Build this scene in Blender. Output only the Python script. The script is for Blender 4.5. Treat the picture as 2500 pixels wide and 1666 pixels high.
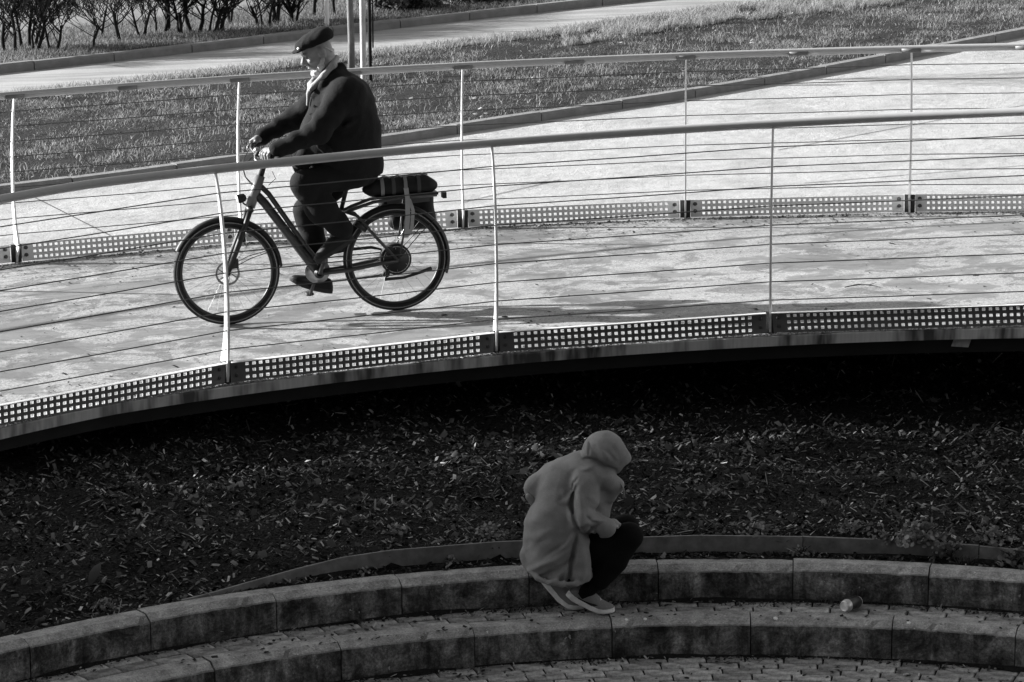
import bpy, math, random
import numpy as np
from mathutils import Vector, Matrix
rnd = random.Random(7)
for o in list(bpy.data.objects):
    bpy.data.objects.remove(o)
scene = bpy.context.scene
COL = scene.collection

# ------------------------------------------------------------------ camera
cam_d = bpy.data.cameras.new('camera')
cam = bpy.data.objects.new('camera', cam_d)
COL.objects.link(cam)
cam_d.sensor_width = 36.0
cam_d.lens = 111.67
cam_d.clip_start = 0.5
cam_d.clip_end = 1500.0
cam.matrix_world = (Matrix.Translation((0, 0, 4.0069)) @ Matrix.Rotation(math.pi / 2 - 0.20543, 4, 'X')
                    @ Matrix.Rotation(-0.00731, 4, 'Z'))
scene.camera = cam

# ------------------------------------------------------------------ light
SUN_EL = math.radians(19.5)
SUN_AZ = math.radians(-15.0)            # direction the light travels, from +X
SUNV = Vector((math.cos(SUN_AZ) * math.cos(SUN_EL), math.sin(SUN_AZ) * math.cos(SUN_EL), -math.sin(SUN_EL)))
world = bpy.data.worlds.new('World')
scene.world = world
world.use_nodes = True
wn = world.node_tree.nodes
wl = world.node_tree.links
sky = wn.new('ShaderNodeTexSky')
sky.sky_type = 'NISHITA'
sky.sun_disc = False
sky.sun_elevation = SUN_EL
sky.sun_rotation = math.radians(-75)
bw = wn.new('ShaderNodeRGBToBW')         # black and white photograph
wl.new(sky.outputs[0], bw.inputs[0])
wl.new(bw.outputs[0], wn['Background'].inputs[0])
wn['Background'].inputs[1].default_value = 0.10
sun_d = bpy.data.lights.new('sun', 'SUN')
sun_d.energy = 5.0
sun_d.angle = math.radians(0.7)
sun_d.color = (1, 1, 1)
sun = bpy.data.objects.new('sun', sun_d)
COL.objects.link(sun)
sun.rotation_euler = SUNV.to_track_quat('-Z', 'Y').to_euler()
scene.view_settings.view_transform = 'Standard'
scene.view_settings.look = 'None'
scene.view_settings.gamma = 1.0
scene.view_settings.exposure = 1.35

# ------------------------------------------------------------------ helpers
def link(o, parent=None):
    COL.objects.link(o)
    if parent is not None:
        o.parent = parent
    return o

def tag(o, label=None, cat=None, group=None, kind=None):
    if label: o['label'] = label
    if cat: o['category'] = cat
    if group: o['group'] = group
    if kind: o['kind'] = kind
    return o

def empty(name, loc=(0, 0, 0), rot=(0, 0, 0)):
    o = bpy.data.objects.new(name, None)
    o.empty_display_size = 0.1
    o.location = loc
    o.rotation_euler = rot
    return link(o)

def put(name, me, parent=None, loc=(0, 0, 0), rot=(0, 0, 0), sc=None):
    o = bpy.data.objects.new(name, me)
    o.location = loc
    o.rotation_euler = rot
    if sc is not None: o.scale = sc
    return link(o, parent)

class MB:
    def __init__(s):
        s.v = []; s.f = []
    def quad(s, a, b, c, d):
        n = len(s.v); s.v += [tuple(a), tuple(b), tuple(c), tuple(d)]; s.f.append((n, n + 1, n + 2, n + 3))
    def tri(s, a, b, c):
        n = len(s.v); s.v += [tuple(a), tuple(b), tuple(c)]; s.f.append((n, n + 1, n + 2))
    def box(s, x0, x1, y0, y1, z0, z1):
        n = len(s.v)
        s.v += [(x, y, z) for z in (z0, z1) for y in (y0, y1) for x in (x0, x1)]
        for q in ((0, 2, 3, 1), (4, 5, 7, 6), (0, 1, 5, 4), (2, 6, 7, 3), (0, 4, 6, 2), (1, 3, 7, 5)):
            s.f.append(tuple(n + i for i in q))
    def bevbox(s, hx, hy, hz, b):
        # box with chamfered top rim, centred in x,y, top at z=0, bottom at -hz
        n = len(s.v)
        for (x, y, z) in ((hx, hy, -hz), (hx, hy, -b), (hx - b, hy - b, 0)):
            s.v += [(-x, -y, z), (x, -y, z), (x, y, z), (-x, y, z)]
        for r in (0, 4):
            for i in range(4):
                j = (i + 1) % 4
                s.f.append((n + r + i, n + r + j, n + r + 4 + j, n + r + 4 + i))
        s.f.append((n + 8, n + 9, n + 10, n + 11))
    def tube(s, pts, r, n=8, cap=True, closed=False, flat=None):
        pts = [Vector(p) for p in pts]
        m = len(pts)
        if not hasattr(r, '__len__'): r = [r] * m
        base = len(s.v)
        prev = None
        for i, p in enumerate(pts):
            if closed:
                t = (pts[(i + 1) % m] - pts[i - 1])
            else:
                t = pts[min(i + 1, m - 1)] - pts[max(i - 1, 0)]
            t.normalize()
            if prev is None:
                a = Vector((0, 0, 1)) if abs(t.z) < .9 else Vector((1, 0, 0))
                u = t.cross(a).normalized()
            else:
                u = (prev - t * prev.dot(t)).normalized()
            prev = u
            w = t.cross(u)
            for k in range(n):
                an = 2 * math.pi * k / n
                s.v.append(tuple(p + (u * math.cos(an) + w * math.sin(an) * (flat or 1)) * r[i]))
        R = m if closed else m - 1
        for i in range(R):
            a = base + i * n; b = base + ((i + 1) % m) * n
            for k in range(n):
                k2 = (k + 1) % n
                s.f.append((a + k, a + k2, b + k2, b + k))
        if cap and not closed:
            s.f.append(tuple(base + k for k in range(n))[::-1])
            s.f.append(tuple(base + (m - 1) * n + k for k in range(n)))
        return s
    def lathe(s, prof, org, axis, n=24):
        # prof: list of (radius, along)
        org = Vector(org); ax = Vector(axis).normalized()
        a = Vector((0, 0, 1)) if abs(ax.z) < .9 else Vector((1, 0, 0))
        u = ax.cross(a).normalized(); w = ax.cross(u)
        base = len(s.v)
        for (r, h) in prof:
            for k in range(n):
                an = 2 * math.pi * k / n
                s.v.append(tuple(org + ax * h + (u * math.cos(an) + w * math.sin(an)) * r))
        for i in range(len(prof) - 1):
            for k in range(n):
                k2 = (k + 1) % n
                s.f.append((base + i * n + k, base + i * n + k2, base + (i + 1) * n + k2, base + (i + 1) * n + k))
        if prof[0][0] > 1e-5: s.f.append(tuple(base + k for k in range(n)))
        if prof[-1][0] > 1e-5: s.f.append(tuple(base + (len(prof) - 1) * n + k for k in range(n))[::-1])
        return s
    def strip(s, rows, closed=False):
        # rows: equal-length lists of points -> lofted grid
        base = len(s.v); n = len(rows[0])
        for r in rows: s.v += [tuple(p) for p in r]
        for i in range(len(rows) - 1):
            for k in range(n if closed else n - 1):
                k2 = (k + 1) % n
                s.f.append((base + i * n + k, base + i * n + k2, base + (i + 1) * n + k2, base + (i + 1) * n + k))
        return s
    def mesh(s, name, mat=None, smooth=False):
        me = bpy.data.meshes.new(name)
        me.from_pydata(s.v, [], s.f)
        if mat: me.materials.append(mat)
        if smooth: me.polygons.foreach_set('use_smooth', [True] * len(me.polygons))
        me.update()
        return me
    def build(s, name, mat=None, parent=None, smooth=False):
        return put(name, s.mesh(name, mat, smooth), parent)

def fast_mesh(name, V, F, mat, smooth=False, mats=None, midx=None):
    """numpy mesh: V (n,3), F (m,k)"""
    me = bpy.data.meshes.new(name)
    V = np.asarray(V, np.float32); F = np.asarray(F, np.int32)
    m, k = F.shape
    me.vertices.add(len(V)); me.vertices.foreach_set('co', V.ravel())
    me.loops.add(m * k); me.loops.foreach_set('vertex_index', F.ravel())
    me.polygons.add(m)
    me.polygons.foreach_set('loop_start', np.arange(0, m * k, k, dtype=np.int32))
    me.polygons.foreach_set('loop_total', np.full(m, k, np.int32))
    for q in (mats or [mat]): me.materials.append(q)
    if midx is not None: me.polygons.foreach_set('material_index', np.asarray(midx, np.int32))
    me.update(calc_edges=True)
    me.validate()
    if smooth: me.polygons.foreach_set('use_smooth', [True] * len(me.polygons))
    return me

# ------------------------------------------------------------------ materials
class NT:
    def __init__(s, name):
        s.m = bpy.data.materials.new(name); s.m.use_nodes = True
        s.t = s.m.node_tree; s.b = s.t.nodes['Principled BSDF']
        tc = s.t.nodes.new('ShaderNodeTexCoord'); s.co = tc.outputs['Object']
    def n(s, typ, **k):
        x = s.t.nodes.new(typ)
        for a, v in k.items(): setattr(x, a, v)
        return x
    def l(s, a, b): s.t.links.new(a, b)
    def mapped(s, sc):
        mp = s.n('ShaderNodeMapping'); mp.inputs['Scale'].default_value = sc; s.l(s.co, mp.inputs[0]); return mp.outputs[0]
    def noise(s, scale, detail=3, rough=.55, co=None, dist=0.0):
        x = s.n('ShaderNodeTexNoise'); x.inputs['Scale'].default_value = scale; x.inputs['Detail'].default_value = detail
        x.inputs['Roughness'].default_value = rough; x.inputs['Distortion'].default_value = dist
        s.l(co or s.co, x.inputs['Vector']); return x.outputs[0]
    def voro(s, scale, co=None, feature='F1', rnd=1.0):
        x = s.n('ShaderNodeTexVoronoi', feature=feature); x.inputs['Scale'].default_value = scale
        x.inputs['Randomness'].default_value = rnd
        s.l(co or s.co, x.inputs['Vector']); return x
    def ramp(s, a, stops):
        x = s.n('ShaderNodeValToRGB'); e = x.color_ramp.elements
        while len(e) < len(stops): e.new(0.5)
        for i, (p, v) in enumerate(stops):
            e[i].position = p; e[i].color = (v, v, v, 1)
        s.l(a, x.inputs[0]); return x.outputs[0]
    def math(s, op, a, b=None, clamp=False):
        x = s.n('ShaderNodeMath', operation=op, use_clamp=clamp)
        for i, q in enumerate((a, b)):
            if q is None: continue
            if isinstance(q, (int, float)): x.inputs[i].default_value = q
            else: s.l(q, x.inputs[i])
        return x.outputs[0]
    def mix(s, fac, a, b):
        x = s.n('ShaderNodeMix', data_type='FLOAT')
        for i, q in ((0, fac), (2, a), (3, b)):
            if isinstance(q, (int, float)): x.inputs[i].default_value = q
            else: s.l(q, x.inputs[i])
        return x.outputs[0]
    def base(s, v):
        if isinstance(v, (int, float)): s.b.inputs['Base Color'].default_value = (v, v, v, 1)
        else: s.l(v, s.b.inputs['Base Color'])
    def rough(s, v):
        if isinstance(v, (int, float)): s.b.inputs['Roughness'].default_value = v
        else: s.l(v, s.b.inputs['Roughness'])
    def spec(s, v): s.b.inputs['Specular IOR Level'].default_value = v
    def bump(s, h, strength=.5, dist=.01):
        x = s.n('ShaderNodeBump'); x.inputs['Strength'].default_value = strength; x.inputs['Distance'].default_value = dist
        s.l(h, x.inputs['Height']); s.l(x.outputs[0], s.b.inputs['Normal'])
    def rand(s):
        return s.n('ShaderNodeObjectInfo').outputs['Random']

def simple(name, v, rough=.6, spec=.5, var=.15, vs=12, bump=0, bs=60, bd=.004, metal=0.0):
    t = NT(name)
    if var:
        t.base(t.mix(t.noise(vs, 4), v * (1 - var * 1.6), v * (1 + var * 1.6)))
    else: t.base(v)
    t.rough(rough); t.spec(spec); t.b.inputs['Metallic'].default_value = metal
    if bump: t.bump(t.noise(bs, 3), bump, bd)
    return t.m

def m_deck():
    t = NT('gritty_deck_coating')
    big = t.noise(1.15, 5, .62, dist=.6)
    mid = t.noise(4.2, 4, .6, dist=.4)
    patch = t.ramp(t.math('ADD', t.math('MULTIPLY', big, .68), t.math('MULTIPLY', mid, .32)), [(.50, 0), (.537, 1)])
    patch2 = t.ramp(t.noise(1.9, 6, .7, dist=1.4), [(.53, 0), (.565, 1)])
    grit = t.noise(150, 2, .8); grit2 = t.noise(52, 3, .75)
    gr = t.math('MULTIPLY', t.ramp(grit, [(.33, .55), (.5, 1.0), (.68, 1.4)]), t.ramp(grit2, [(.34, .58), (.5, .98), (.66, 1.3)]))
    soft = t.ramp(t.noise(.55, 3, .6), [(.3, .82), (.7, 1.12)])
    c = t.mix(patch, .335, .20)
    c = t.mix(t.math('MULTIPLY', patch2, .65), c, .125)
    c = t.math('MULTIPLY', c, t.mix(t.math('MULTIPLY', patch, .72), gr, 1.0))
    st = t.ramp(t.noise(2.0, 5, .7, co=t.mapped((.5, 2.6, 1)), dist=.5), [(.32, .72), (.5, 1.0), (.7, 1.12)])
    c = t.math('MULTIPLY', t.math('MULTIPLY', c, soft), st)
    sp = t.voro(26); sz = t.ramp(t.noise(3, 2), [(.45, 0), (.7, .14)])
    spots = t.math('LESS_THAN', sp.outputs['Distance'], sz)
    c = t.mix(t.math('MULTIPLY', spots, .6), c, .1)
    t.base(c)
    t.rough(t.mix(patch, .8, .55)); t.spec(.35)
    t.bump(t.math('MULTIPLY', grit, t.mix(patch, 1.0, .15)), .55, .004)
    return t.m

def m_plaza():
    t = NT('pale_concrete_paving')
    a = t.noise(1.4, 5, .6, dist=.5); b = t.noise(70, 3, .7); cc = t.noise(7, 4, .6)
    c = t.math('MULTIPLY', t.ramp(a, [(.3, .33), (.55, .44), (.75, .39)]), t.ramp(b, [(.35, .72), (.6, 1.12)]))
    c = t.math('MULTIPLY', c, t.ramp(cc, [(.3, .88), (.6, 1.05)]))
    t.base(c); t.rough(.8); t.spec(.3)
    t.bump(t.math('ADD', t.math('MULTIPLY', b, .4), cc), .8, .02)
    return t.m

def m_road():
    t = NT('worn_asphalt')
    a = t.noise(.8, 4, .6); st = t.noise(1.0, 3, .6, co=t.mapped((.6, 5, 1)))
    c = t.math('MULTIPLY', t.ramp(a, [(.3, .24), (.7, .33)]), t.ramp(st, [(.35, .8), (.65, 1.3)]))
    c = t.math('MULTIPLY', c, t.ramp(t.noise(60, 2, .7), [(.3, .85), (.7, 1.15)]))
    t.base(c); t.rough(.7); t.spec(.4); t.bump(t.noise(90, 2), .3, .006)
    return t.m

def m_block():
    t = NT('weathered_toplit_step_concrete')
    r = t.rand()
    off = t.n('ShaderNodeVectorMath', operation='ADD')
    t.l(t.co, off.inputs[0])
    cx = t.n('ShaderNodeCombineXYZ'); t.l(t.math('MULTIPLY', r, 37.0), cx.inputs[0]); t.l(cx.outputs[0], off.inputs[1])
    co = off.outputs[0]
    mp = t.n('ShaderNodeMapping'); mp.inputs['Scale'].default_value = (9, 9, 1.6); t.l(co, mp.inputs[0])
    streak = t.noise(1.6, 4, .6, co=mp.outputs[0])
    blot = t.noise(6.5, 8, .74, co=co, dist=.4)
    c = t.math('MULTIPLY', t.ramp(blot, [(.36, .02), (.47, .075), (.57, .18), (.70, .38)]), t.ramp(streak, [(.34, .4), (.52, 1.0), (.7, 1.4)]))
    wob = t.n('ShaderNodeVectorMath', operation='MULTIPLY_ADD'); nz_ = t.n('ShaderNodeTexNoise'); nz_.inputs['Scale'].default_value = 60; t.l(co, nz_.inputs['Vector']); t.l(nz_.outputs['Color'], wob.inputs[0]); wob.inputs[1].default_value = (.035, .035, .035); t.l(co, wob.inputs[2])
    c = t.math('MULTIPLY', c, t.ramp(t.noise(75, 5, .8, co=co), [(.34, .45), (.5, 1.0), (.64, 1.5)]))
    lich = t.voro(27, co=wob.outputs[0]); lm = t.math('LESS_THAN', lich.outputs['Distance'], t.ramp(t.noise(6, 3, co=co), [(.55, 0), (.8, .36)]))
    c = t.mix(t.math('MULTIPLY', lm, .7), c, .45)
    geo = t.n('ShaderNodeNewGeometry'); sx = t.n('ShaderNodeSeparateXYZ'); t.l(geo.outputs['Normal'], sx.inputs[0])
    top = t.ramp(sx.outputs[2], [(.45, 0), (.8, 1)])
    c = t.mix(top, c, t.math('MULTIPLY', t.ramp(t.noise(8, 8, .75, co=co), [(.32, .17), (.5, .32), (.68, .50)]), t.ramp(t.noise(90, 4, .75, co=co), [(.34, .6), (.5, 1.0), (.66, 1.3)])))  # tops paler than faces: light from above put into the colour
    t.base(c); t.rough(.85); t.spec(.25)
    t.bump(t.math('ADD', t.noise(60, 4, .7, co=co), t.math('MULTIPLY', blot, .6)), .5, .008)
    return t.m

def m_paver():
    t = NT('dark_paving_brick')
    r = t.rand()
    a = t.noise(16, 5, .65); b = t.noise(160, 3, .7)
    c = t.math('MULTIPLY', t.ramp(a, [(.34, .13), (.5, .32), (.66, .52)]), t.ramp(b, [(.3, .75), (.7, 1.25)]))
    c = t.math('MULTIPLY', c, t.mix(r, .6, 1.2))
    t.base(c); t.rough(.85); t.spec(.25); t.bump(t.math('ADD', a, b), .5, .004)
    return t.m

def m_mulch():
    t = NT('dark_bark_soil')
    a = t.noise(40, 5, .75); v = t.voro(45)
    t.base(t.math('MULTIPLY', t.ramp(a, [(.35, .004), (.7, .022)]), t.ramp(v.outputs['Distance'], [(.1, .6), (.6, 1.4)])))
    t.rough(.9); t.spec(.15); t.bump(t.math('ADD', a, v.outputs['Distance']), 1.0, .03)
    return t.m

def m_ground():
    return simple('earth', .05, .9, .2, .3, 3, .5, 30, .02)

def m_attr(name, rough=.8, spec=.25, attr='shade', mul=1.0, bump=0, bs=80):
    """colour from a per-face attribute (each little piece has its own tone)"""
    t = NT(name)
    a = t.n('ShaderNodeAttribute', attribute_name=attr)
    t.base(t.math('MULTIPLY', a.outputs['Fac'], mul)); t.rough(rough); t.spec(spec)
    if bump: t.bump(t.noise(bs, 2), bump, .002)
    return t.m

def m_leaf(name, rough=.6, spec=.3, trans=.45):
    """thin leaf: light also passes through"""
    t = NT(name)
    a = t.n('ShaderNodeAttribute', attribute_name='shade'); t.base(a.outputs['Fac']); t.rough(rough); t.spec(spec)
    tr = t.n('ShaderNodeBsdfTranslucent'); t.l(a.outputs['Fac'], tr.inputs[0])
    mx = t.n('ShaderNodeMixShader'); mx.inputs[0].default_value = trans
    t.l(t.b.outputs[0], mx.inputs[1]); t.l(tr.outputs[0], mx.inputs[2])
    t.l(mx.outputs[0], t.t.nodes['Material Output'].inputs[0])
    return t.m

def set_shade(me, vals):
    at = me.attributes.new('shade', 'FLOAT', 'FACE')
    at.data.foreach_set('value', np.asarray(vals, np.float32))

MAT = dict(
    deck=m_deck(), plaza=m_plaza(), road=m_road(), block=m_block(), paver=m_paver(), mulch=m_mulch(), ground=m_ground(),
    white=simple('white_painted_steel', .78, .45, .5, .06, 20),
    rail=simple('grey_painted_steel', .42, .42, .5, .08, 15),
    clamp=simple('dark_rail_clamp', .16, .5, .4, .15, 30),
    strip=simple('frosted_light_strip', .55, .35, .5, .05, 30),
    cable=simple('steel_cable', .055, .5, .5, 0),
    bolt=simple('dark_galvanised_bolt', .07, .5, .4, .1, 60),
    fascia=None,
    girder=simple('dark_steel_girder', .03, .6, .3, .3, 6),
    kerb=simple('grey_kerb_stone', .22, .85, .25, .25, 9, .5, 50, .008),
    joint=simple('dark_joint_filler', .08, .9, .2, .2, 20),
    black=simple('black_rubber', .018, .75, .3, 0),
    edging=simple('black_plastic_edging', .19, .6, .35, .45, 18, .4, 40, .005),
)
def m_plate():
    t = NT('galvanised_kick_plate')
    c = t.ramp(t.noise(5, 4, .6), [(.3, .60), (.7, .74)])  # pale tone lifts the inner face, standing in for light off the deck
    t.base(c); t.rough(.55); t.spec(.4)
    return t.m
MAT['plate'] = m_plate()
MAT['plate_out'] = simple('shaded_outer_plate', .17, .6, .3, .2, 9)  # same steel as the inner face, with its shade put into the colour
def m_fascia():
    t = NT('stained_edge_beam_paint')
    st = t.noise(1.3, 5, .7, co=t.mapped((1.7, 1.7, .3)))
    fine = t.noise(2, 4, .6, co=t.mapped((26, 26, 1.5)))
    c = t.mix(t.ramp(st, [(.42, 1), (.55, 0)]), .50, .06)
    t.base(t.math('MULTIPLY', c, t.ramp(fine, [(.3, .86), (.6, 1.04)]))); t.rough(.6); t.spec(.4)
    return t.m
MAT['fascia'] = m_fascia()

# ================================================================== SETTING
BX, BY = 0.8282, 12.9954                 # centre of the curved ramp
RIN, RW = 6.2047, 5.1548
ROUT = RIN + RW
def deck_z(R, ph):
    return 0.0618 * ph * RIN + 0.1827 * min(ph * ph, .3) - 0.0232 * (R - RIN)
def deck_p(R, ph, dz=0.0):
    return Vector((BX + R * math.sin(ph), BY + R * math.cos(ph), deck_z(R, ph) + dz))
def out_z(x):
    return -0.12 + 0.033 * (max(-12, min(12, x)) - 0.83)
SX, SY = 1.003, 11.0                     # centre of the round steps
def step_p(R, ph, z):
    return Vector((SX + R * math.sin(ph), SY + R * math.cos(ph), z))

def lerp_poly(pts, x):
    for (a, b) in zip(pts[:-1], pts[1:]):
        if x <= b[0]:
            t = (x - a[0]) / (b[0] - a[0]); return a[1] + (b[1] - a[1]) * t
    return pts[-1][1]
KERB = [(-40, 12), (-9, 24.6), (-4.39, 26.9), (-3.69, 27.3), (-2.84, 27.88), (-2.1, 28.42), (-1.18, 29.05), (-0.29, 29.81), (0.79, 30.68), (1.73, 31.45),
        (2.75, 32.42), (3.65, 33.34), (4.82, 34.6), (5.78, 35.65), (9, 39.2), (40, 70)]
LAWN_FAR = [(-40, 8), (-9, 31.3), (-5.4, 33.4), (-4.09, 34.26), (-2.39, 35.4), (-1.62, 36.0), (0.38, 37.4), (1.28, 38.3), (2.53, 39.3), (3.98, 40.2), (9, 43.5), (40, 64)]
ROAD_FAR = [(-40, 14), (-9, 33.9), (-5.81, 36.04), (-3.95, 37.25), (-2.59, 38.3), (-1.74, 38.95), (-0.46, 39.85), (1.36, 41.05), (4, 42.8), (9, 46.1), (40, 67)]
PATH_NEAR = [(-40, 17.5), (-9, 37.6), (-6.38, 39.5), (-5.02, 40.5), (-3.34, 41.8), (9, 51), (40, 74)]

bm = MB(); bm.quad((-400, -300, -1.6), (400, -300, -1.6), (400, 600, -1.6), (-400, 600, -1.6))
tag(bm.build('ground', MAT['ground']), kind='structure')

# plaza paving between the ramp and the lawn kerb
def plaza_near(x):
    xx = max(-8.5, min(8.5, x - BX)); return BY + math.sqrt((ROUT - .3) ** 2 - xx * xx)
bm = MB(); rows = []
xs = [-40, -20, -12] + [-9 + i * .3 for i in range(61)] + [12, 20, 40]
for x in xs:
    y0, y1 = plaza_near(x), lerp_poly(KERB, x)
    if y1 < y0 + .5: y1 = y0 + .5
    rows.append([(x, y0 + (y1 - y0) * k / 12, out_z(x) - .012) for k in range(13)])
bm.strip([list(r) for r in rows])
plaza = tag(bm.build('plaza_paving', MAT['plaza']), kind='structure')
for line in ([(-4.06, 26.77), (-3.13, 24.6)], [(2.36, 27.79), (3.93, 29.22), (6.5, 31.4)], [(2.42, 25.89), (6.3, 26.86)], [(-.4, 25.6), (.42, 26.6)]):
    m = MB()
    for a, b in zip(line[:-1], line[1:]):
        d = Vector((b[0] - a[0], b[1] - a[1])).normalized(); nx, ny = -d.y * .007, d.x * .007
        m.quad((a[0] - nx, a[1] - ny, out_z(a[0]) - .008), (b[0] - nx, b[1] - ny, out_z(b[0]) - .008),
               (b[0] + nx, b[1] + ny, out_z(b[0]) - .008), (a[0] + nx, a[1] + ny, out_z(a[0]) - .008))
    m.build('joint', MAT['joint'], plaza)

def kerb_run(name, poly, x0, x1, depth, h, step, label):
    root = empty(name, (0, 0, 0)); tag(root, label, 'kerb')
    # resample by arc length
    pts = []; x = x0
    while x <= x1:
        pts.append(Vector((x, lerp_poly(poly, x), 0))); x += .05
    # smooth
    for _ in range(30):
        q = [p.copy() for p in pts]
        for i in range(1, len(pts) - 1): pts[i] = (q[i - 1] + q[i] * 2 + q[i + 1]) / 4
    seg = [[pts[0]]]; L = 0
    for a, b in zip(pts[:-1], pts[1:]):
        L += (b - a).length; seg[-1].append(b)
        if L >= step: seg.append([b]); L = 0
    for s in seg:
        if len(s) < 3: continue
        m = MB(); rows = []
        ends = (s[0], s[len(s) // 2], s[-1])
        hh = h + rnd.uniform(-.006, .006)
        for i, p in enumerate(ends):
            t = (s[-1] - s[0]).normalized(); n = Vector((-t.y, t.x, 0))
            g = t * (.006 if i == 0 else (-.006 if i == 2 else 0))
            z = out_z(p.x); q = p + g
            rows.append([(q.x, q.y, z - .12), (q.x, q.y, z + hh - .02), (q.x + n.x * .018, q.y + n.y * .018, z + hh),
                         (q.x + n.x * depth, q.y + n.y * depth, z + hh), (q.x + n.x * depth, q.y + n.y * depth, z - .12)])
        m.strip(rows)
        b0 = len(m.v) - 15
        m.f.append(tuple(b0 + i for i in range(5))); m.f.append(tuple(b0 + 10 + i for i in range(5))[::-1])
        m.build('kerb_stone', MAT['kerb'], root)
    return root
kerb_run('lawn_kerb', KERB, -6.5, 8.5, .12, .075, .98, 'grey kerb stones between pale paving and lawn behind far railing')
kerb_run('road_kerb', ROAD_FAR, -8, 6, .12, .09, .98, 'grey kerb stones along far side of asphalt road below hedge')

# road, lawns, far path
def band(name, near, far, mat, dz, x0=-40, x1=40, inset=0.0, nk=6):
    rows = []
    xs = [x0] + [x0 + (x1 - x0) * i / 90 for i in range(1, 90)] + [x1]
    for x in xs:
        a = lerp_poly(near, x) + inset; b = lerp_poly(far, x) if far else lerp_poly(near, x) + 60
        rows.append([(x, a + (b - a) * k / nk, out_z(x) + dz + (.02 * math.sin(x * 2.3 + k) if name == 'lawn' else 0) * (0 < k < nk)) for k in range(nk + 1)])
    m = MB(); m.strip(rows)
    return tag(m.build(name, mat), kind='structure')
soil = simple('turf_soil', .028, .95, .1, .4, 9, .8, 40, .03)
band('lawn', KERB, LAWN_FAR, soil, .05, inset=.1, nk=10)
band('road', LAWN_FAR, ROAD_FAR, MAT['road'], -.012, inset=-.3)
band('hedge_verge', ROAD_FAR, PATH_NEAR, soil, .06, inset=.1)
band('path', PATH_NEAR, None, simple('pale_far_paving', .19, .8, .3, .2, 2, .4, 30, .01), .0)
kerb_run('path_kerb', [(a, b + .0) for a, b in PATH_NEAR], -8.5, 2, .15, .07, 1.2, 'dark kerb line behind bare hedge at far path edge')

# ------------------------------------------------------------------ ramp deck
root = empty('footbridge', tuple(deck_p(RIN, 0))); root_inv = Matrix.Translation(-Vector(root.location))
tag(root, 'curved concrete footbridge ramp that the cyclist rides on', 'footbridge')
def built(bm, name, mat, parent, smooth=False):
    off = Vector(parent.location)
    bm.v = [(v[0] - off.x, v[1] - off.y, v[2] - off.z) for v in bm.v]
    return bm.build(name, mat, parent, smooth)
PH = [-1.0 + i * .02 for i in range(101)]
bm = MB()
nR = 24
bm.strip([[deck_p(RIN - .07 + (RW + .14) * k / nR, p, rnd.uniform(-.001, .001)) for k in range(nR + 1)] for p in PH])
off = Vector(root.location)
deck = built(bm, 'deck', MAT['deck'], root)
bm = MB()
bm.strip([[deck_p(RIN - .07, p, -.001), deck_p(RIN - .075, p, -.008), deck_p(RIN - .075, p, -.066), deck_p(RIN - .02, p, -.066), deck_p(RIN + .0, p, -.066)] for p in PH])
built(bm, 'edge_beam', MAT['fascia'], root)
bm = MB()
bm.strip([[deck_p(RIN - .0, p, -.066), deck_p(RIN + .03, p, -.165), deck_p(RIN + .25, p, -.165), deck_p(RIN + .25, p, -.10), deck_p(ROUT + .06, p, -.10), deck_p(ROUT + .07, p, -.002)] for p in PH])
built(bm, 'girder', MAT['girder'], root)
# small plate fixed under the edge beam on the right
pp = deck_p(RIN - .01, .36, 0)
bm = MB(); t = Vector((math.cos(.33), -math.sin(.33), 0)); u = Vector((.1, 0, -.9))
a = deck_p(RIN - .004, .305, -.068); b = a + t * .105
bm.strip([[a, a + Vector((-.02, -.012, -.05))], [b, b + Vector((-.02, -.012, -.05))]])
bm.strip([[b + Vector((0, .004, 0)), b + Vector((-.02, -.008, -.05))], [a + Vector((0, .004, 0)), a + Vector((-.02, -.008, -.05))]])
built(bm, 'tag_plate', MAT['fascia'], root)

# grit that gathers along the outer rim of the deck and flecks of leaf on it
def flakes(name, pts, smin, smax, aspect, tone, mat, lift=.003, tilt=.5, thick=.25, parent=None):
    """little solid flakes (tetra wedges) on given points; pts list of (Vector, scale mul)"""
    V = []; F = []; T = []
    for p, k in pts:
        s = smin * (smax / smin) ** (rnd.random() ** 1.3) * k; w = s / rnd.uniform(*aspect)
        an = rnd.uniform(0, 6.283); c, sn = math.cos(an), math.sin(an)
        pt = rnd.uniform(-tilt, tilt); cp_, sp_ = math.cos(pt), math.sin(pt); ro = rnd.uniform(-tilt, tilt) * .7; cr, sr = math.cos(ro), math.sin(ro)
        bb = len(V); z = p.z + lift + abs(s / 2 * sp_) * .8
        for (x, y, zz) in ((-s / 2, -w / 2 * rnd.uniform(.4, 1), 0), (s / 2, -w / 2 * rnd.uniform(.4, 1), 0), (s / 2 * rnd.uniform(.6, 1), w / 2, 0), (-s / 2 * rnd.uniform(.6, 1), w / 2, 0), (rnd.uniform(-.2, .2) * s, 0, w * thick)):
            y, zz = y * cr - zz * sr, y * sr + zz * cr
            x, zz = x * cp_ - zz * sp_, x * sp_ + zz * cp_
            V.append((p.x + x * c - y * sn, p.y + x * sn + y * c, z + zz))
        F += [(bb, bb + 1, bb + 4), (bb + 1, bb + 2, bb + 4), (bb + 2, bb + 3, bb + 4), (bb + 3, bb, bb + 4)]
        tv = tone(); T += [tv] * 4
    me = fast_mesh(name, V, F, mat); set_shade(me, T)
    o = put(name, me, parent); o['kind'] = 'stuff'
    return o
chip_mat = m_attr('bark_chip', .75, .25)
pts = []
for _ in range(5200):
    ph = rnd.uniform(-.72, .62)
    e = rnd.random()
    if e < .30: R = RIN + .02 + abs(rnd.gauss(0, .35))
    elif e < .80: R = ROUT - .06 - abs(rnd.gauss(0, .36))
    else: R = rnd.uniform(RIN, ROUT)
    pts.append((deck_p(R, ph), 1.0 if rnd.random() < .9 else 1.9))
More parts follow.
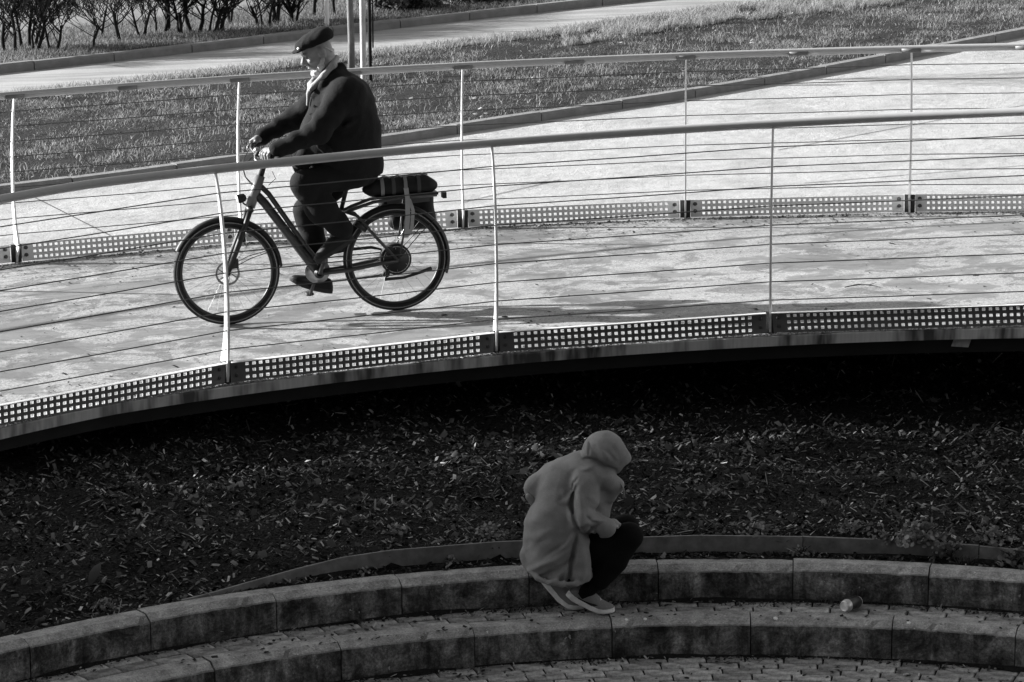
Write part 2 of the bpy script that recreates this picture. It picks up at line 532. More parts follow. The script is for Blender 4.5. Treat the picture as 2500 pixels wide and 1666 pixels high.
tag(flakes('leaf_flecks', pts, .008, .026, (1.2, 2.6), lambda: rnd.uniform(.015, .06), chip_mat, tilt=.3), 'dark leaf flecks scattered over the ramp deck', 'leaf litter')
pts = []
for _ in range(5200):
    ph = rnd.uniform(-.72, .62); pts.append((deck_p(RIN - .055 + rnd.uniform(-.018, .03) + .01 * math.sin(ph * 40), ph), 1.0))
tag(flakes('edge_grit', pts, .006, .018, (1, 1.8), lambda: rnd.uniform(.12, .6), chip_mat, thick=.6), 'pale grit along the outer rim of the ramp', 'grit')
pts = []
for _ in range(2600):
    ph = rnd.uniform(-.72, .62); pts.append((deck_p(ROUT - .05 - abs(rnd.gauss(0, .05)), ph), 1.0))
tag(flakes('gutter_dirt', pts, .008, .03, (1, 1.8), lambda: rnd.uniform(.03, .25), chip_mat, thick=.5), 'dark dirt under the far kick plates', 'dirt')
# twig on the deck
tw = MB(); a = Vector((2.2069, 20.6776, .042)); b = Vector((2.4355, 20.59, .057)); d = b - a
tw.tube([a + d * t + Vector((0, .03 * math.sin(t * 3.1), .012 * math.sin(t * 3.14) + .004)) for t in (0, .2, .4, .6, .8, 1)], [.003, .004, .004, .0035, .003, .0015], 5)
for t, q in ((.25, (.05, -.03, .012)), (.5, (.06, -.02, .004)), (.7, (.05, .03, .01))):
    p = a + d * t + Vector((0, .03 * math.sin(t * 3.1), .016)); tw.tube([p, p + Vector(q) * .6, p + Vector(q)], [.002, .0018, .001], 4)
tag(tw.build('twig', simple('twig_bark', .03, .9, .2, 0)), 'thin dark twig lying on the ramp right of the cyclist', 'twig')

# ------------------------------------------------------------------ railings
PZ = [(0, 0, .018), (.05, .008, .055), (.13, .012, .125), (.16, .016, .12), (.24, .026, .09), (.35, .036, .072), (.5, .042, .058), (.7, .034, .048), (.9, .006, .042), (1.05, -.03, .038), (1.16, -.066, .033), (1.235, -.10, .028), (1.262, -.115, .024)]
def post_off(z):
    for a, b in zip(PZ[:-1], PZ[1:]):
        if z <= b[0]: return a[1] + (b[1] - a[1]) * (z - a[0]) / (b[0] - a[0])
    return PZ[-1][1]
# post: local +x points outward from the deck; the fin widens inward near the foot
bm = MB(); th = .0065
rows = []
for z, o, w in PZ:
    x1 = o + min(w * .35, .022); x0 = x1 - w
    rows.append([(x1, -th, z), (x1, th, z), (x0, th, z), (x0, -th, z)])
bm.strip([r + [r[0]] for r in rows])
bm.f.append((0, 1, 2, 3)); nb = len(bm.v) - 5; bm.f.append((nb, nb + 1, nb + 2, nb + 3))
POST_ME = bm.mesh('post', MAT['white'])
# perforated kick plate: local x along, y outward thickness, z up, tilted outward
SPAN = RIN * .27275
PL = SPAN - .05
def plate_mesh():
    ncol = 36; pitch = (PL - .16) / ncol; hole = .0205; zr = [.034, .075, .116]; z0, z1 = .007, .138; tilt = math.tan(math.radians(8))
    xs = [-PL / 2]; xc = []
    for i in range(ncol):
        c = -PL / 2 + .08 + pitch * (i + .5); xs += [c - hole / 2, c + hole / 2]; xc.append(len(xs) - 2)
    xs.append(PL / 2)
    zs = [z0]
    for z in zr: zs += [z - hole * .46, z + hole * .46]
    zs.append(z1)
    hx = set(xc); hz = {1, 3, 5}
    bm = MB(); T = .004; MI = []
    def P(i, j, s): return (xs[i], zs[j] * tilt + s, zs[j])
    nx, nz = len(xs), len(zs)
    for s in (0, 1):
        for i in range(nx):
            for j in range(nz): bm.v.append(P(i, j, T * (s - .5)))
    id = lambda i, j, s: s * nx * nz + i * nz + j
    solid = lambda i, j: 0 <= i < nx - 1 and 0 <= j < nz - 1 and not (i in hx and j in hz)
    for i in range(nx - 1):
        for j in range(nz - 1):
            if not solid(i, j): continue
            bm.f.append((id(i, j, 0), id(i + 1, j, 0), id(i + 1, j + 1, 0), id(i, j + 1, 0)))
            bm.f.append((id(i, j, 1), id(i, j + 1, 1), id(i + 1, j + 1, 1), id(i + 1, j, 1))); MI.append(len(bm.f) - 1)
            for (di, dj, a, b) in ((-1, 0, (i, j), (i, j + 1)), (1, 0, (i + 1, j + 1), (i + 1, j)), (0, -1, (i + 1, j), (i, j)), (0, 1, (i, j + 1), (i + 1, j + 1))):
                if not solid(i + di, j + dj):
                    bm.f.append((id(*a, 0), id(*b, 0), id(*b, 1), id(*a, 1)))
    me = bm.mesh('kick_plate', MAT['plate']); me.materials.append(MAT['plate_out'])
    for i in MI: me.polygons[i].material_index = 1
    return me
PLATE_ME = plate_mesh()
bm = MB(); bm.box(-PL / 2, PL / 2, .0215, .062, .1385, .1425); FLANGE_ME = bm.mesh('top_flange', MAT['white'])
bm = MB(); bm.lathe([(0, .012), (.007, .012), (.011, .009), (.011, 0), (.017, 0), (.017, -.002)], (0, 0, 0), (0, 1, 0), 10); BOLT_ME = bm.mesh('bolt', MAT['bolt'])
bm = MB(); bm.box(-.040, .040, -.004, .004, .004, .141); bm.box(-.012, .012, -.004, .03, .0, .012)
BRACKET_ME = bm.mesh('bracket', simple('dark_bracket_steel', .03, .6, .3, .3, 30))

def railing(name, label, R, out, ph0, dph, ks, rail_r, strips):
    root = empty(name, tuple(deck_p(R, 0))); tag(root, label, 'railing'); base = Vector(root.location)
    phs = [ph0 + dph * k for k in ks]
    def pt(ph, z, extra=0.0): return deck_p(R - out * 0, ph, 0) + Vector((math.sin(ph), math.cos(ph), 0)) * (out * (post_off(z) + extra)) + Vector((0, 0, z))
    # out=+1: outward is away from the centre (far railing); out=-1: near railing
    for ph in phs:
        ang = math.atan2(math.cos(ph) * out, math.sin(ph) * out)
        p = deck_p(R, ph) - base
        po = put('post', POST_ME, root, p, (0, 0, ang))
        d = Vector((math.sin(ph), math.cos(ph), 0)) * out
        put('bracket', BRACKET_ME, root, p + d * .006 , (0, 0, ang - math.pi / 2))
    for a, b in zip(phs[:-1], phs[1:]):
        A, B = deck_p(R, a), deck_p(R, b); c = (A + B) / 2; t = (B - A).normalized()
        m = (a + b) / 2; d = Vector((math.sin(m), math.cos(m), 0)) * out
        # local x along t (or -t so that local y is outward)
        y = d; z = Vector((0, 0, 1)); x = y.cross(z).normalized()
        if x.dot(t) < 0: tt = -t
        else: tt = t
        zz = tt.cross(y).normalized(); yy = zz.cross(tt).normalized()
        M3 = Matrix((tt, yy, zz)).transposed()
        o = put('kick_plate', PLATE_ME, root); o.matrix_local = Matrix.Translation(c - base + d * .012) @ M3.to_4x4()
        if out < 0: put('top_flange', FLANGE_ME, o)
        for sx_ in (-1, 1):
            for zb in (.05, .104):
                put('bolt', BOLT_ME, o, (sx_ * (PL / 2 - .035), zb * .14 - .003, zb), (math.pi if out > 0 else 0, 0, 0))
    # handrail
    bm = MB(); n = 64; rp = [pt(phs[0] + (phs[-1] - phs[0]) * i / n, 1.286, -.005) - base for i in range(n + 1)]
    bm.tube(rp, rail_r, 14); hr = bm.build('handrail', MAT['rail'], root, True)
    if strips:
        half = []
        for a, b in zip(phs[:-1], phs[1:]): half += [a, (a + b) / 2]
        half.append(phs[-1]); g = .0725 / R
        for a, b in zip(half[:-1], half[1:]):
            bm = MB(); q = [pt(a + g + (b - a - 2 * g) * i / 6, 1.286 - .021, -.005 - .006) - base for i in range(7)]
            bm.tube(q, .0145, 8); bm.build('light_strip', MAT['strip'], hr, True)
        for a in half:
            bm = MB(); q = [pt(a - g + 2 * g * i / 2, 1.286 - .015, -.005 - .004) - base for i in range(3)]
            bm.tube(q, .021, 10); bm.build('rail_clamp', MAT['clamp'], hr, True)
    # cables (straight between posts, hair-fine wobble)
    for k in range(9):
        z = .215 + .117 * k
        bm = MB(); q = []
        for a, b in zip(phs[:-1], phs[1:]):
            P0, P1 = pt(a, z), pt(b, z)
            q += [P0 - base, (P0 * .5 + P1 * .5) - base + Vector((0, 0, -.002 + rnd.uniform(-.002, .001)))]
        q.append(pt(phs[-1], z) - base)
        bm.tube(q, .0036, 6); bm.build('cable', MAT['cable'], root)
    return root
railing('railing', 'near curved cable railing with pale tapered posts in front of the cyclist', RIN, -1, -.4223, .27275, range(-2, 6), .0265, False)
railing('railing', 'far curved cable railing with light strips under its handrail behind the cyclist', ROUT, 1, -.4103, .15217, range(-3, 9), .0195, True)

# ------------------------------------------------------------------ round steps
LOW = [-.85, -.70, -.547, -.404, -.255, -.104, .046, .198, .33, .48, .63]
UP = [-.99, -.853, -.716, -.583, -.447, -.314, -.181, -.047, .091, .229, .365, .50]
def blocks(name, label, joints, R0, R1, ztop, h):
    root = empty(name, tuple(step_p((R0 + R1) / 2, -.1, ztop - h))); tag(root, label, 'step')
    off = Vector(root.location)
    for a, b in zip(joints[:-1], joints[1:]):
        g = .0028 / R0; zt = ztop + rnd.uniform(-.004, .004); dr = rnd.uniform(-.004, .004)
        m = MB(); rows = []; n = 22
        cp = (a + b) / 2; ctr = step_p((R0 + R1) / 2, cp, zt)
        for i in range(n + 1):
            ph = a + g + (b - a - 2 * g) * i / n
            pr = [(R0 + dr, -h), (R0 + dr, -.034), (R0 + .006 + dr, -.027), (R0 + .046 + dr, -.004), (R0 + .052 + dr, 0), (R1, -.001), (R1, -h)]
            j1 = rnd.uniform(-.003, .003) - (.008 if rnd.random() < .06 else 0); j2 = rnd.uniform(-.0025, .0025)
            pr = [(r + (-j1 if 0 < q < 3 else 0), z + (j1 if 0 < q < 3 else (j2 if q in (3, 4) else 0))) for q, (r, z) in enumerate(pr)]
            rows.append([step_p(r, ph, zt + z) - ctr for r, z in pr])
        m.strip(rows)
        m.f.append(tuple(range(7))); m.f.append(tuple(n * 7 + i for i in range(7))[::-1])
        o = m.build('step_block', MAT['block'], root); o.location = ctr - off
    return root
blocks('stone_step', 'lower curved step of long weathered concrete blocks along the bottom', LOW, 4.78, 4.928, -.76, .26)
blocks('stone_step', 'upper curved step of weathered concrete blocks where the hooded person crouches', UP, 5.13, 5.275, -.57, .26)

# dark joint sand under the pavers
bm = MB(); bm.strip([[step_p(r, p, -.773) for r in (4.9, 5.2)] for p in [-1 + i * .05 for i in range(31)]])
joint_sand = simple('joint_sand', .018, .95, .1, .5, 30, .6, 90, .01)
tread = tag(bm.build('tread_paving', joint_sand), kind='structure')
bm = MB(); bm.strip([[step_p(r, p, -.968) for r in (0.2, 2, 3.5, 4.85)] for p in [-1.6 + i * .05 for i in range(64)]])
court = tag(bm.build('court_paving', joint_sand), kind='structure')
bm = MB(); bm.bevbox(.0958, .0447, .06, .005); PAVER = bm.mesh('paver', MAT['paver'])
def paver_row(parent, R, z, ph0, ph1, shift):
    st = .2005 / R; ph = ph0 + shift * st
    while ph < ph1:
        o = put('paver', PAVER, parent, tuple(step_p(R, ph, z + rnd.uniform(-.004, .003))), (rnd.uniform(-.015, .015), rnd.uniform(-.012, .012), -ph + rnd.uniform(-.012, .012)))
        ph += st
paver_row(tread, 4.981, -.7615, -.86, .52, .1)
paver_row(tread, 5.080, -.7605, -.84, .52, .6)
for k in range(6):
    paver_row(court, 4.728 - k * .0985, -.956, -.62 if k < 2 else -.5, .62, (k * .5 + rnd.uniform(-.1, .1)) % 1)

# ------------------------------------------------------------------ mulch bed
def mulch_base(ph):
    t = max(0, min(1, (ph + .55) / .2)); t = t * t * (3 - 2 * t); return -.585 + t * .082
def hsh(x, y): return math.sin(x * 12.9898 + y * 78.233)
def edge_r(ph):
    t = max(0, min(1, (ph + .56) / .16)); return 5.265 + .137 * t * t * (3 - 2 * t)
def mulch_z(R, ph):
    if R < edge_r(ph): return -.578 + .006 * math.sin(ph * 90) * math.sin(R * 60)
    x = SX + R * math.sin(ph); y = SY + R * math.cos(ph)
    b = mulch_base(ph); k = max(0, R - 5.4)
    n = .014 * math.sin(x * 5.1 + 1.3 * math.sin(y * 3.3)) + .012 * math.sin(y * 7.3 + 2 * math.sin(x * 2.1)) + .008 * math.sin(x * 13 + y * 11)
    f = min(1, max(0, (R - 5.42) / .25))
    return b - .008 + min(.075 * (-.5 - b) / .082 + .02, k * .2) + n * f + .010 * k
bm = MB(); bm.strip([[step_p(r, p, mulch_z(r, p)) for r in [5.26, (5.26 + edge_r(p)) / 2, edge_r(p) - .002, edge_r(p) + .004] + [5.42 + i * .06 for i in range(98)]] for p in [-1.05 + i * .0125 for i in range(132)]])
tag(bm.build('mulch_bed', MAT['mulch'], None, True), kind='structure')
def mulch_pt(bias=1.0):
    while True:
        ph = rnd.uniform(-.72, .50); R = math.sqrt(rnd.uniform(5.29 ** 2, 10.2 ** 2))
        x = SX + R * math.sin(ph)
        y = SY + R * math.cos(ph); q = math.sin(x * 4.3 + 2 * math.sin(y * 2.9)) * math.sin(y * 5.7 + 1.5 * math.sin(x * 3.7))
        if bias and rnd.random() > .55 + .5 * q: continue
        if abs(x) < 3.5 and rnd.random() < (1.0 if R < 7.8 else .7): return Vector((x, SY + R * math.cos(ph), mulch_z(R, ph))), R
dark = []; mid = []; pale = []; thin = []
for _ in range(36000): p, R = mulch_pt(0); dark.append((p, 1.0))
for _ in range(17000): p, R = mulch_pt(len(mid) % 2); mid.append((p, 1.0))
for _ in range(6200):
    p, R = mulch_pt(_ % 2)
    if R > 7.8 and rnd.random() < .3: continue
    pale.append((p, 1.0))
for _ in range(1800): p, R = mulch_pt(); thin.append((p, 1.0))
tag(flakes('bark_mulch', dark, .012, .045, (1.3, 3.2), lambda: .004 + .035 * rnd.random() ** 2, chip_mat, .0, .9, .4), 'dark bark mulch covering the bed below the ramp', 'mulch')
tag(flakes('brown_wood_chips', mid, .008, .05, (1.2, 4), lambda: .03 + .2 * rnd.random() ** 1.5, chip_mat, .004, .8, .3), 'mid-grey wood chips mixed through the mulch bed', 'wood chips')
tag(flakes('pale_wood_chips', pale, .006, .045, (1.4, 5), lambda: .16 + .5 * rnd.random() ** 1.7, chip_mat, .006, .8, .3), 'pale splintered wood chips lying on top of the mulch', 'wood chips')
tag(flakes('wood_splinters', thin, .02, .13, (8, 22), lambda: .05 + .4 * rnd.random() ** 2, chip_mat, .006, .7, .5), 'thin pale splinters and straws among the mulch', 'splinters')

leafy = [(mulch_pt()[0], 1.0) for _ in range(1500)]
tag(flakes('dead_leaves', leafy, .02, .065, (1.0, 1.7), lambda: .02 + .09 * rnd.random() ** 1.5, chip_mat, .004, .9, .12), 'dull dead leaves mixed into the mulch bed', 'leaves')

# edging strip standing behind the upper step
EDG = [(-.535, 5.285, -.588, -.566), (-.50, 5.30, -.588, -.556), (-.46, 5.335, -.588, -.54), (-.41, 5.37, -.588, -.515), (-.36, 5.395, -.588, -.488), (-.31, 5.405, -.588, -.478), (-.2, 5.405, -.588, -.476), (0, 5.40, -.588, -.478), (.1, 5.40, -.588, -.482)]
bm = MB(); rows = []
for ph, R, z0, z1 in EDG:
    rows.append([step_p(R, ph, z0 - .03), step_p(R - .004, ph, z1), step_p(R + .006, ph, z1 + .001), step_p(R + .01, ph, z0 - .03)])
bm.strip(rows)
tag(bm.build('edging_strip', MAT['edging']), 'dark plastic edging strip curling down to the left behind the upper step', 'edging')
bm = MB()
bm.strip([[step_p(R, ph, -.62), step_p(R, ph, -.472 + dz), step_p(R + .02, ph, -.471 + dz), step_p(R + .022, ph, -.62)] for ph, R, dz in [(.1005, 5.403, -.012), (.2, 5.40, -.016), (.2725, 5.40, -.020)]])
bm2 = MB()
wood = simple('weathered_grey_board', .16, .85, .2, .5, 14, .6, 30, .006)
tag(bm.build('edging_board', wood), 'grey wooden edging board right of the crouching person', 'edging')
bm = MB()
bm.strip([[step_p(R, ph, -.62), step_p(R, ph, -.482 + dz), step_p(R + .02, ph, -.481 + dz), step_p(R + .022, ph, -.62)] for ph, R, dz in [(.2735, 5.395, -.012), (.36, 5.39, -.018), (.47, 5.39, -.024)]])
tag(bm.build('edging_board', wood), 'grey wooden edging board at the right end behind the upper step', 'edging')

# soil and litter in the corners
soil_m = simple('wet_corner_soil', .016, .95, .15, .5, 40, .8, 120, .012)
def corner(label, R, z, ph0, ph1, seed):
    rg = random.Random(seed); rows = []; n = 260
    for i in range(n + 1):
        ph = ph0 + (ph1 - ph0) * i / n
        w = max(.001, .004 + .030 * (math.sin(ph * 19 + seed) + .5 * math.sin(ph * 47 + 2 * seed)) + rg.uniform(0, .012))
        h = .002 + w * .28
        rows.append([step_p(R - w, ph, z - .003), step_p(R - w * .55, ph, z + h * .35 + rg.uniform(0, .003)), step_p(R + .004, ph, z + h)])
    m = MB(); m.strip(rows); o = m.build('corner_soil', soil_m); tag(o, label, 'soil', kind='stuff')
corner('dark soil in the corner of the upper tread', 5.13, -.758, -.78, .45, 1)
corner('dark soil along the foot of the lower step', 4.78, -.954, -.6, .45, 2)
corner('dark soil on top of the upper step before the edging', 5.395, -.571, -.40, .45, 3)
pts = []
for _ in range(3000):
    ph = rnd.uniform(-.75, .42); w = .5 + .5 * math.sin(ph * 17 + 2 * math.sin(ph * 7))
    if rnd.random() > .25 + .75 * w: continue
    pts.append((step_p(5.125 - abs(rnd.gauss(0, .028 + .035 * w)), ph, -.76), 1.0))
for _ in range(2000):
    ph = rnd.uniform(-.6, .42); w = .5 + .5 * math.sin(ph * 23 + 3 * math.sin(ph * 5))
    if rnd.random() > .2 + .8 * w: continue
    pts.append((step_p(4.775 - abs(rnd.gauss(0, .02 + .03 * w)), ph, -.955), 1.0))
for _ in range(700):
    ph = rnd.uniform(-.4, .42); pts.append((step_p(5.28 + rnd.uniform(-.015, .10), ph, -.572), 1.0))
tag(flakes('step_litter', pts, .004, .026, (1.1, 2.8), lambda: .006 + .10 * rnd.random() ** 3, chip_mat, .001, .6, .5), 'dark soil and leaf bits gathered in the step corners', 'leaf litter')
pts = []
for _ in range(130):
    ph = rnd.uniform(-.7, .42); R, z = rnd.choice(((rnd.uniform(4.95, 5.12), -.759), (rnd.uniform(4.5, 4.77), -.955), (5.1, -.759), (4.74, -.955)))
    pts.append((step_p(R, ph, z), 1.0))
tag(flakes('pale_litter', pts, .012, .04, (1.5, 5), lambda: rnd.uniform(.2, .6), chip_mat, .004, .7, .3), 'pale chips and scraps fallen onto the step pavers', 'litter')
pts = [(step_p(rnd.choice((rnd.uniform(4.79, 5.1), rnd.uniform(4.4, 4.75))), rnd.uniform(-.6, .42), 0), 1.0) for _ in range(330)]
for p, _ in pts:
    r = math.hypot(p.x - SX, p.y - SY); p.z = -.759 if r > 4.78 else -.955
tag(flakes('dark_leaf_bits', pts, .012, .035, (1.1, 1.8), lambda: rnd.uniform(.006, .02), chip_mat, .002, .4, .3), 'dark leaf scraps on the step pavers', 'leaf litter')

pts = []
for _ in range(900):
    if rnd.random() < .5: R, z = 4.78 + abs(rnd.gauss(0, .035)), -.76
    else: R, z = 5.13 + abs(rnd.gauss(0, .035)), -.57
    d = R - (4.78 if z < -.7 else 5.13); pts.append((step_p(R, rnd.uniform(-.75, .42), z - (max(0, .046 - d) * .55)), 1.0))
tag(flakes('lichen_specks', pts, .003, .009, (1, 1.6), lambda: rnd.uniform(.3, .8), chip_mat, .001, .3, .3), 'tiny pale lichen specks along the step edges', 'lichen')
# chewing gum spots on the lower step
gum = simple('old_chewing_gum', .85, .7, .3, .15, 80)
for (ph, dr, s, lab) in ((-.088, .03, .014, 'left'), (-.067, .028, .012, ''), (.073, .026, .013, ''), (.215, .03, .013, 'right')):
    m = MB(); n = 12; c = step_p(4.78 + dr + .012, ph, -.76 - .012)
    ring = [Vector((math.cos(6.283 * i / n) * s * rnd.uniform(.75, 1.1), math.sin(6.283 * i / n) * s * rnd.uniform(.75, 1.1), .0)) for i in range(n)]
    b = len(m.v); m.v += [tuple(v) for v in ring]; m.v += [tuple(v * .6 + Vector((0, 0, .004))) for v in ring]
    for i in range(n): m.f.append((b + i, b + (i + 1) % n, b + n + (i + 1) % n, b + n + i))
    m.f.append(tuple(b + n + i for i in range(n)))
    o = m.build('chewing_gum', gum); o.location = c + Vector((0, 0, .008)); o.rotation_euler = (.5, 0, -ph)
    tag(o, {'left': 'pale gum spot on lower step just right of the shoes', 'right': 'pale gum spot on lower step edge below and right of the can'}.get(lab) or
        ('second pale gum spot on lower step right of the shoes' if ph < 0 else 'pale gum spot on lower step edge left of the can'), 'chewing gum', 'gum spots on the lower step')

# ------------------------------------------------------------------ drinks can
can = empty('drinks_can', (1.72, 15.885, -.7575 + .033)); ax = Vector((.115, .115, 0)).normalized()
can.rotation_euler = (0, 0, math.atan2(.105, .095))
tag(can, 'empty dark drinks can with silver base lying on the step', 'can')
L = .118
prof = [(.0245, -.010), (.0265, -.004), (.031, .006), (.0331, .016), (.0331, L - .016), (.030, L - .006), (.0265, L)]
alu = simple('bare_aluminium', .9, .4, .5, .05, 60, metal=.3)
t = NT('dark_printed_can'); sep = t.n('ShaderNodeSeparateXYZ'); t.l(t.co, sep.inputs[0])
t.base(t.mix(t.math('LESS_THAN', sep.outputs[0], .026), t.ramp(t.noise(14, 2), [(.45, .02), (.6, .07)]), .55)); t.rough(.3); t.b.inputs['Metallic'].default_value = .5
m = MB(); m.lathe([(r, x) for r, x in prof[1:]], (0, 0, 0), (1, 0, 0), 28); m.f = [f for f in m.f if len(f) == 4]; m.build('can_body', t.m, can, True)
m = MB(); m.lathe([(0, .008), (.010, .0065), (.018, .001), (.0215, -.008), (.0245, -.010), (.0268, -.0035)], (0, 0, 0), (1, 0, 0), 28); m.build('can_base', alu, can, True)
m = MB(); m.lathe([(.0268, L - .001), (.027, L + .003), (.0245, L + .003), (.0235, L - .003), (0, L - .003)], (0, 0, 0), (1, 0, 0), 28); m.build('can_lid', alu, can, True)

# cigarette ends
cig = simple('cigarette_paper', .6, .7, .3, .1, 60); n_c = 0
for (x, y, z, an, lab) in ((1.985, 15.42, -.947, .2, 'white cigarette end beside the lower step near the right end'), (2.05, 15.41, -.947, 1.4, 'short white cigarette end upright-looking at the right of another one'), (-.62, 15.16, -.947, -.1, 'pale cigarette end on paving below the lower step at left')):
    m = MB(); m.tube([(-.014, 0, 0), (-.004, 0, 0), (.014, 0, .001)], [.004, .004, .0038], 8); o = m.build('cigarette_end', cig)
    o.location = (x, y, z); o.rotation_euler = (0, 0, an); tag(o, lab, 'cigarette', 'cigarette ends below the steps')

# ================================================================== VEGETATION
NR = np.random.RandomState(3)
grass_mat = m_leaf('grass_blade', .6, .3)
def blades(name, P, h, w, lean, tone, label, cat):
    """P (n,3) root points; each blade a bent strip of two quads+tip"""
    n = len(P)
    H = NR.uniform(h[0], h[1], n); Wd = NR.uniform(w[0], w[1], n); A = NR.uniform(0, 2 * np.pi, n); Ln = NR.uniform(lean[0], lean[1], n); B = NR.uniform(0, 2 * np.pi, n)
    dx = np.stack([np.cos(A), np.sin(A), np.zeros(n)], 1); bx = np.stack([np.cos(B), np.sin(B), np.zeros(n)], 1)
    up = np.array([0, 0, 1.0])
    def ring(t, k): 
        c = P + up * (H * t * (1 - .35 * Ln * t))[:, None] + bx * (H * Ln * t * t)[:, None]
        return c - dx * (Wd * k / 2)[:, None], c + dx * (Wd * k / 2)[:, None], c
    a0, b0, _ = ring(0, 1); a1, b1, _ = ring(.55, .85); _, _, c2 = ring(1, 0)
    V = np.stack([a0, b0, a1, b1, c2], 1).reshape(-1, 3)
    i = np.arange(n) * 5
    F = np.stack([i, i + 1, i + 3, i, i + 3, i + 2, i + 2, i + 3, i + 4], 1).reshape(-1, 3)
    me = fast_mesh(name, V, F, grass_mat)
    set_shade(me, np.repeat(tone(n), 3))
    return tag(put(name, me), label, cat, kind='stuff')
def npoly(poly, x): return np.interp(x, [a for a, b in poly], [b for a, b in poly])
def clump(x, y):
    return (np.sin(x * 3.1 + 1.7 * np.sin(y * 1.9)) * np.sin(y * 2.7 + 1.3 * np.sin(x * 2.3)) + .6 * np.sin(x * 8.3 + y * 3) * np.sin(y * 6.1 - x * 2))
def scatter(n, near, far, x0, x1, e0, e1, dz):
    x = NR.uniform(x0, x1, n); a = npoly(near, x) + e0; b = npoly(far, x) + e1
    y = a + (b - a) * NR.uniform(0, 1, n)
    ok = np.abs(x) < .168 * y + .5
    x, y = x[ok], y[ok]
    z = -0.12 + .033 * (np.clip(x, -12, 12) - .83) + dz
    return np.stack([x, y, z], 1)
gt = lambda n: np.clip(NR.normal(.19, .08, n), .03, .42)
P = scatter(230000, KERB, LAWN_FAR, -6.5, 7.5, .06, .03, .045)
c = clump(P[:, 0], P[:, 1]); keep = NR.uniform(-1.0, 1.0, len(P)) < c * 1.5 + .2; P = P[keep]
cl = clump(P[:, 0] * 1.7, P[:, 1] * 1.7)
blades('lawn_grass', P, (.018, .055), (.003, .0075), (.3, 1.6), lambda n: np.clip(NR.lognormal(-1.55, .48, n) * (.85 + .42 * cl), .03, .5), 'short rough grass of the lawn behind the far railing', 'grass')
P = scatter(9000, KERB, LAWN_FAR, -6.5, 7.5, .1, 0, .05)
blades('tall_grass', P[clump(P[:, 0] * .6 + 3, P[:, 1] * .6) > .1], (.05, .11), (.004, .008), (.2, 1.0), lambda n: np.clip(NR.normal(.28, .10, n), .05, .5), 'taller pale grass tufts standing in the lawn', 'grass')
P = scatter(26000, LAWN_FAR, [(a, b + .5) for a, b in LAWN_FAR], -6.5, 7.5, -.45, -.35, .04)
blades('road_edge_grass', P, (.04, .11), (.004, .009), (.2, .9), lambda n: np.clip(NR.normal(.28, .10, n), .05, .5), 'longer grass fringe along the near edge of the road', 'grass')
P = scatter(80000, ROAD_FAR, PATH_NEAR, -7.5, 4, .14, .0, .06)
blades('verge_grass', P, (.03, .10), (.004, .009), (.2, 1.1), lambda n: np.clip(NR.normal(.20, .08, n), .04, .4), 'grass of the verge under the bare hedge', 'grass')
P = scatter(30000, LAWN_FAR, LAWN_FAR, .6, 6.5, -1.7, -.1, .045)
blades('dry_tufts', P[clump(P[:, 0] * 1.2 + 1, P[:, 1] * 1.2) > -.15], (.06, .17), (.004, .009), (.3, 1.2), lambda n: np.clip(NR.normal(.33, .11, n), .08, .6), 'pale dry grass tufts along the road edge at the top right', 'grass')
P = scatter(16000, KERB, LAWN_FAR, -6.5, 7.5, .1, 0, .045)
blades('coarse_grass', P[clump(P[:, 0] * 2.2 + 5, P[:, 1] * 2.2) > .35], (.03, .08), (.008, .016), (.6, 1.8), lambda n: np.clip(NR.normal(.12, .07, n), .03, .4), 'coarse darker grass and plantain patches in the lawn', 'grass')
pts = []
for _ in range(220):
    x = rnd.uniform(-5, 6); y = rnd.uniform(lerp_poly(KERB, x) + .2, lerp_poly(LAWN_FAR, x)); pts.append((Vector((x, y, out_z(x) + .07)), 1.0))
tag(flakes('lawn_leaves', pts, .02, .05, (1, 1.7), lambda: rnd.uniform(.15, .4), chip_mat, .0, .6, .2), 'pale dry leaves and daisies lying in the lawn', 'leaves')

# bare hedge shrubs along the verge
bark = simple('dark_bark', .022, .9, .2, .3, 20)
def grow(bm, p, d, L, r, lev, rg):
    n = 3; pts = [p.copy()]; rs = [r]; dd = d.copy()
    for i in range(n):
        dd = (dd + Vector((rg.uniform(-.22, .22), rg.uniform(-.22, .22), rg.uniform(-.08, .16)))).normalized()
        pts.append(pts[-1] + dd * (L / n)); rs.append(r * (1 - .45 * (i + 1) / n))
    bm.tube(pts, rs, 6 if lev < 2 else 4, cap=False)
    if lev >= 5: return
    k = 3 if lev < 2 else (2 if lev < 4 else 1)
    for i in range(k + (1 if lev in (1, 2) else 0)):
        t = rg.uniform(.35, 1.0) if i else 1.0
        j = min(n - 1, int(t * n)); q = pts[j] + (pts[j + 1] - pts[j]) * (t * n - j)
        a = rg.uniform(0, 6.283); s = rg.uniform(.45, 1.1)
        nd = (dd + Vector((math.cos(a) * s, math.sin(a) * s, rg.uniform(-.1, .5)))).normalized()
        grow(bm, q, nd, L * rg.uniform(.55, .82), max(.0030, r * rg.uniform(.42, .6)), lev + 1, rg)
SHRUB = [(-5.75, 37.9), (-4.1, 38.7), (-5.91, 37.52), (-5.60, 37.50), (-5.36, 37.51), (-5.04, 37.67), (-4.98, 38.68), (-4.68, 38.28), (-4.40, 38.56), (-4.26, 38.9), (-3.86, 38.95), (-3.63, 38.86), (-3.42, 39.69), (-3.05, 39.24), (-2.9, 39.6), (-2.68, 39.68), (-2.45, 40.2), (-2.15, 40.35), (-1.75, 40.63), (-6.3, 37.3)]
WORDS = ['second', 'third', 'fourth', 'fifth', 'sixth', 'seventh', 'eighth', 'ninth', 'tenth', 'eleventh', 'twelfth', 'thirteenth', 'fourteenth', 'fifteenth', 'sixteenth', 'seventeenth', 'eighteenth', 'nineteenth', 'twentieth', 'twenty-first', 'twenty-second']
order = sorted(range(len(SHRUB)), key=lambda i: SHRUB[i][0] / SHRUB[i][1])
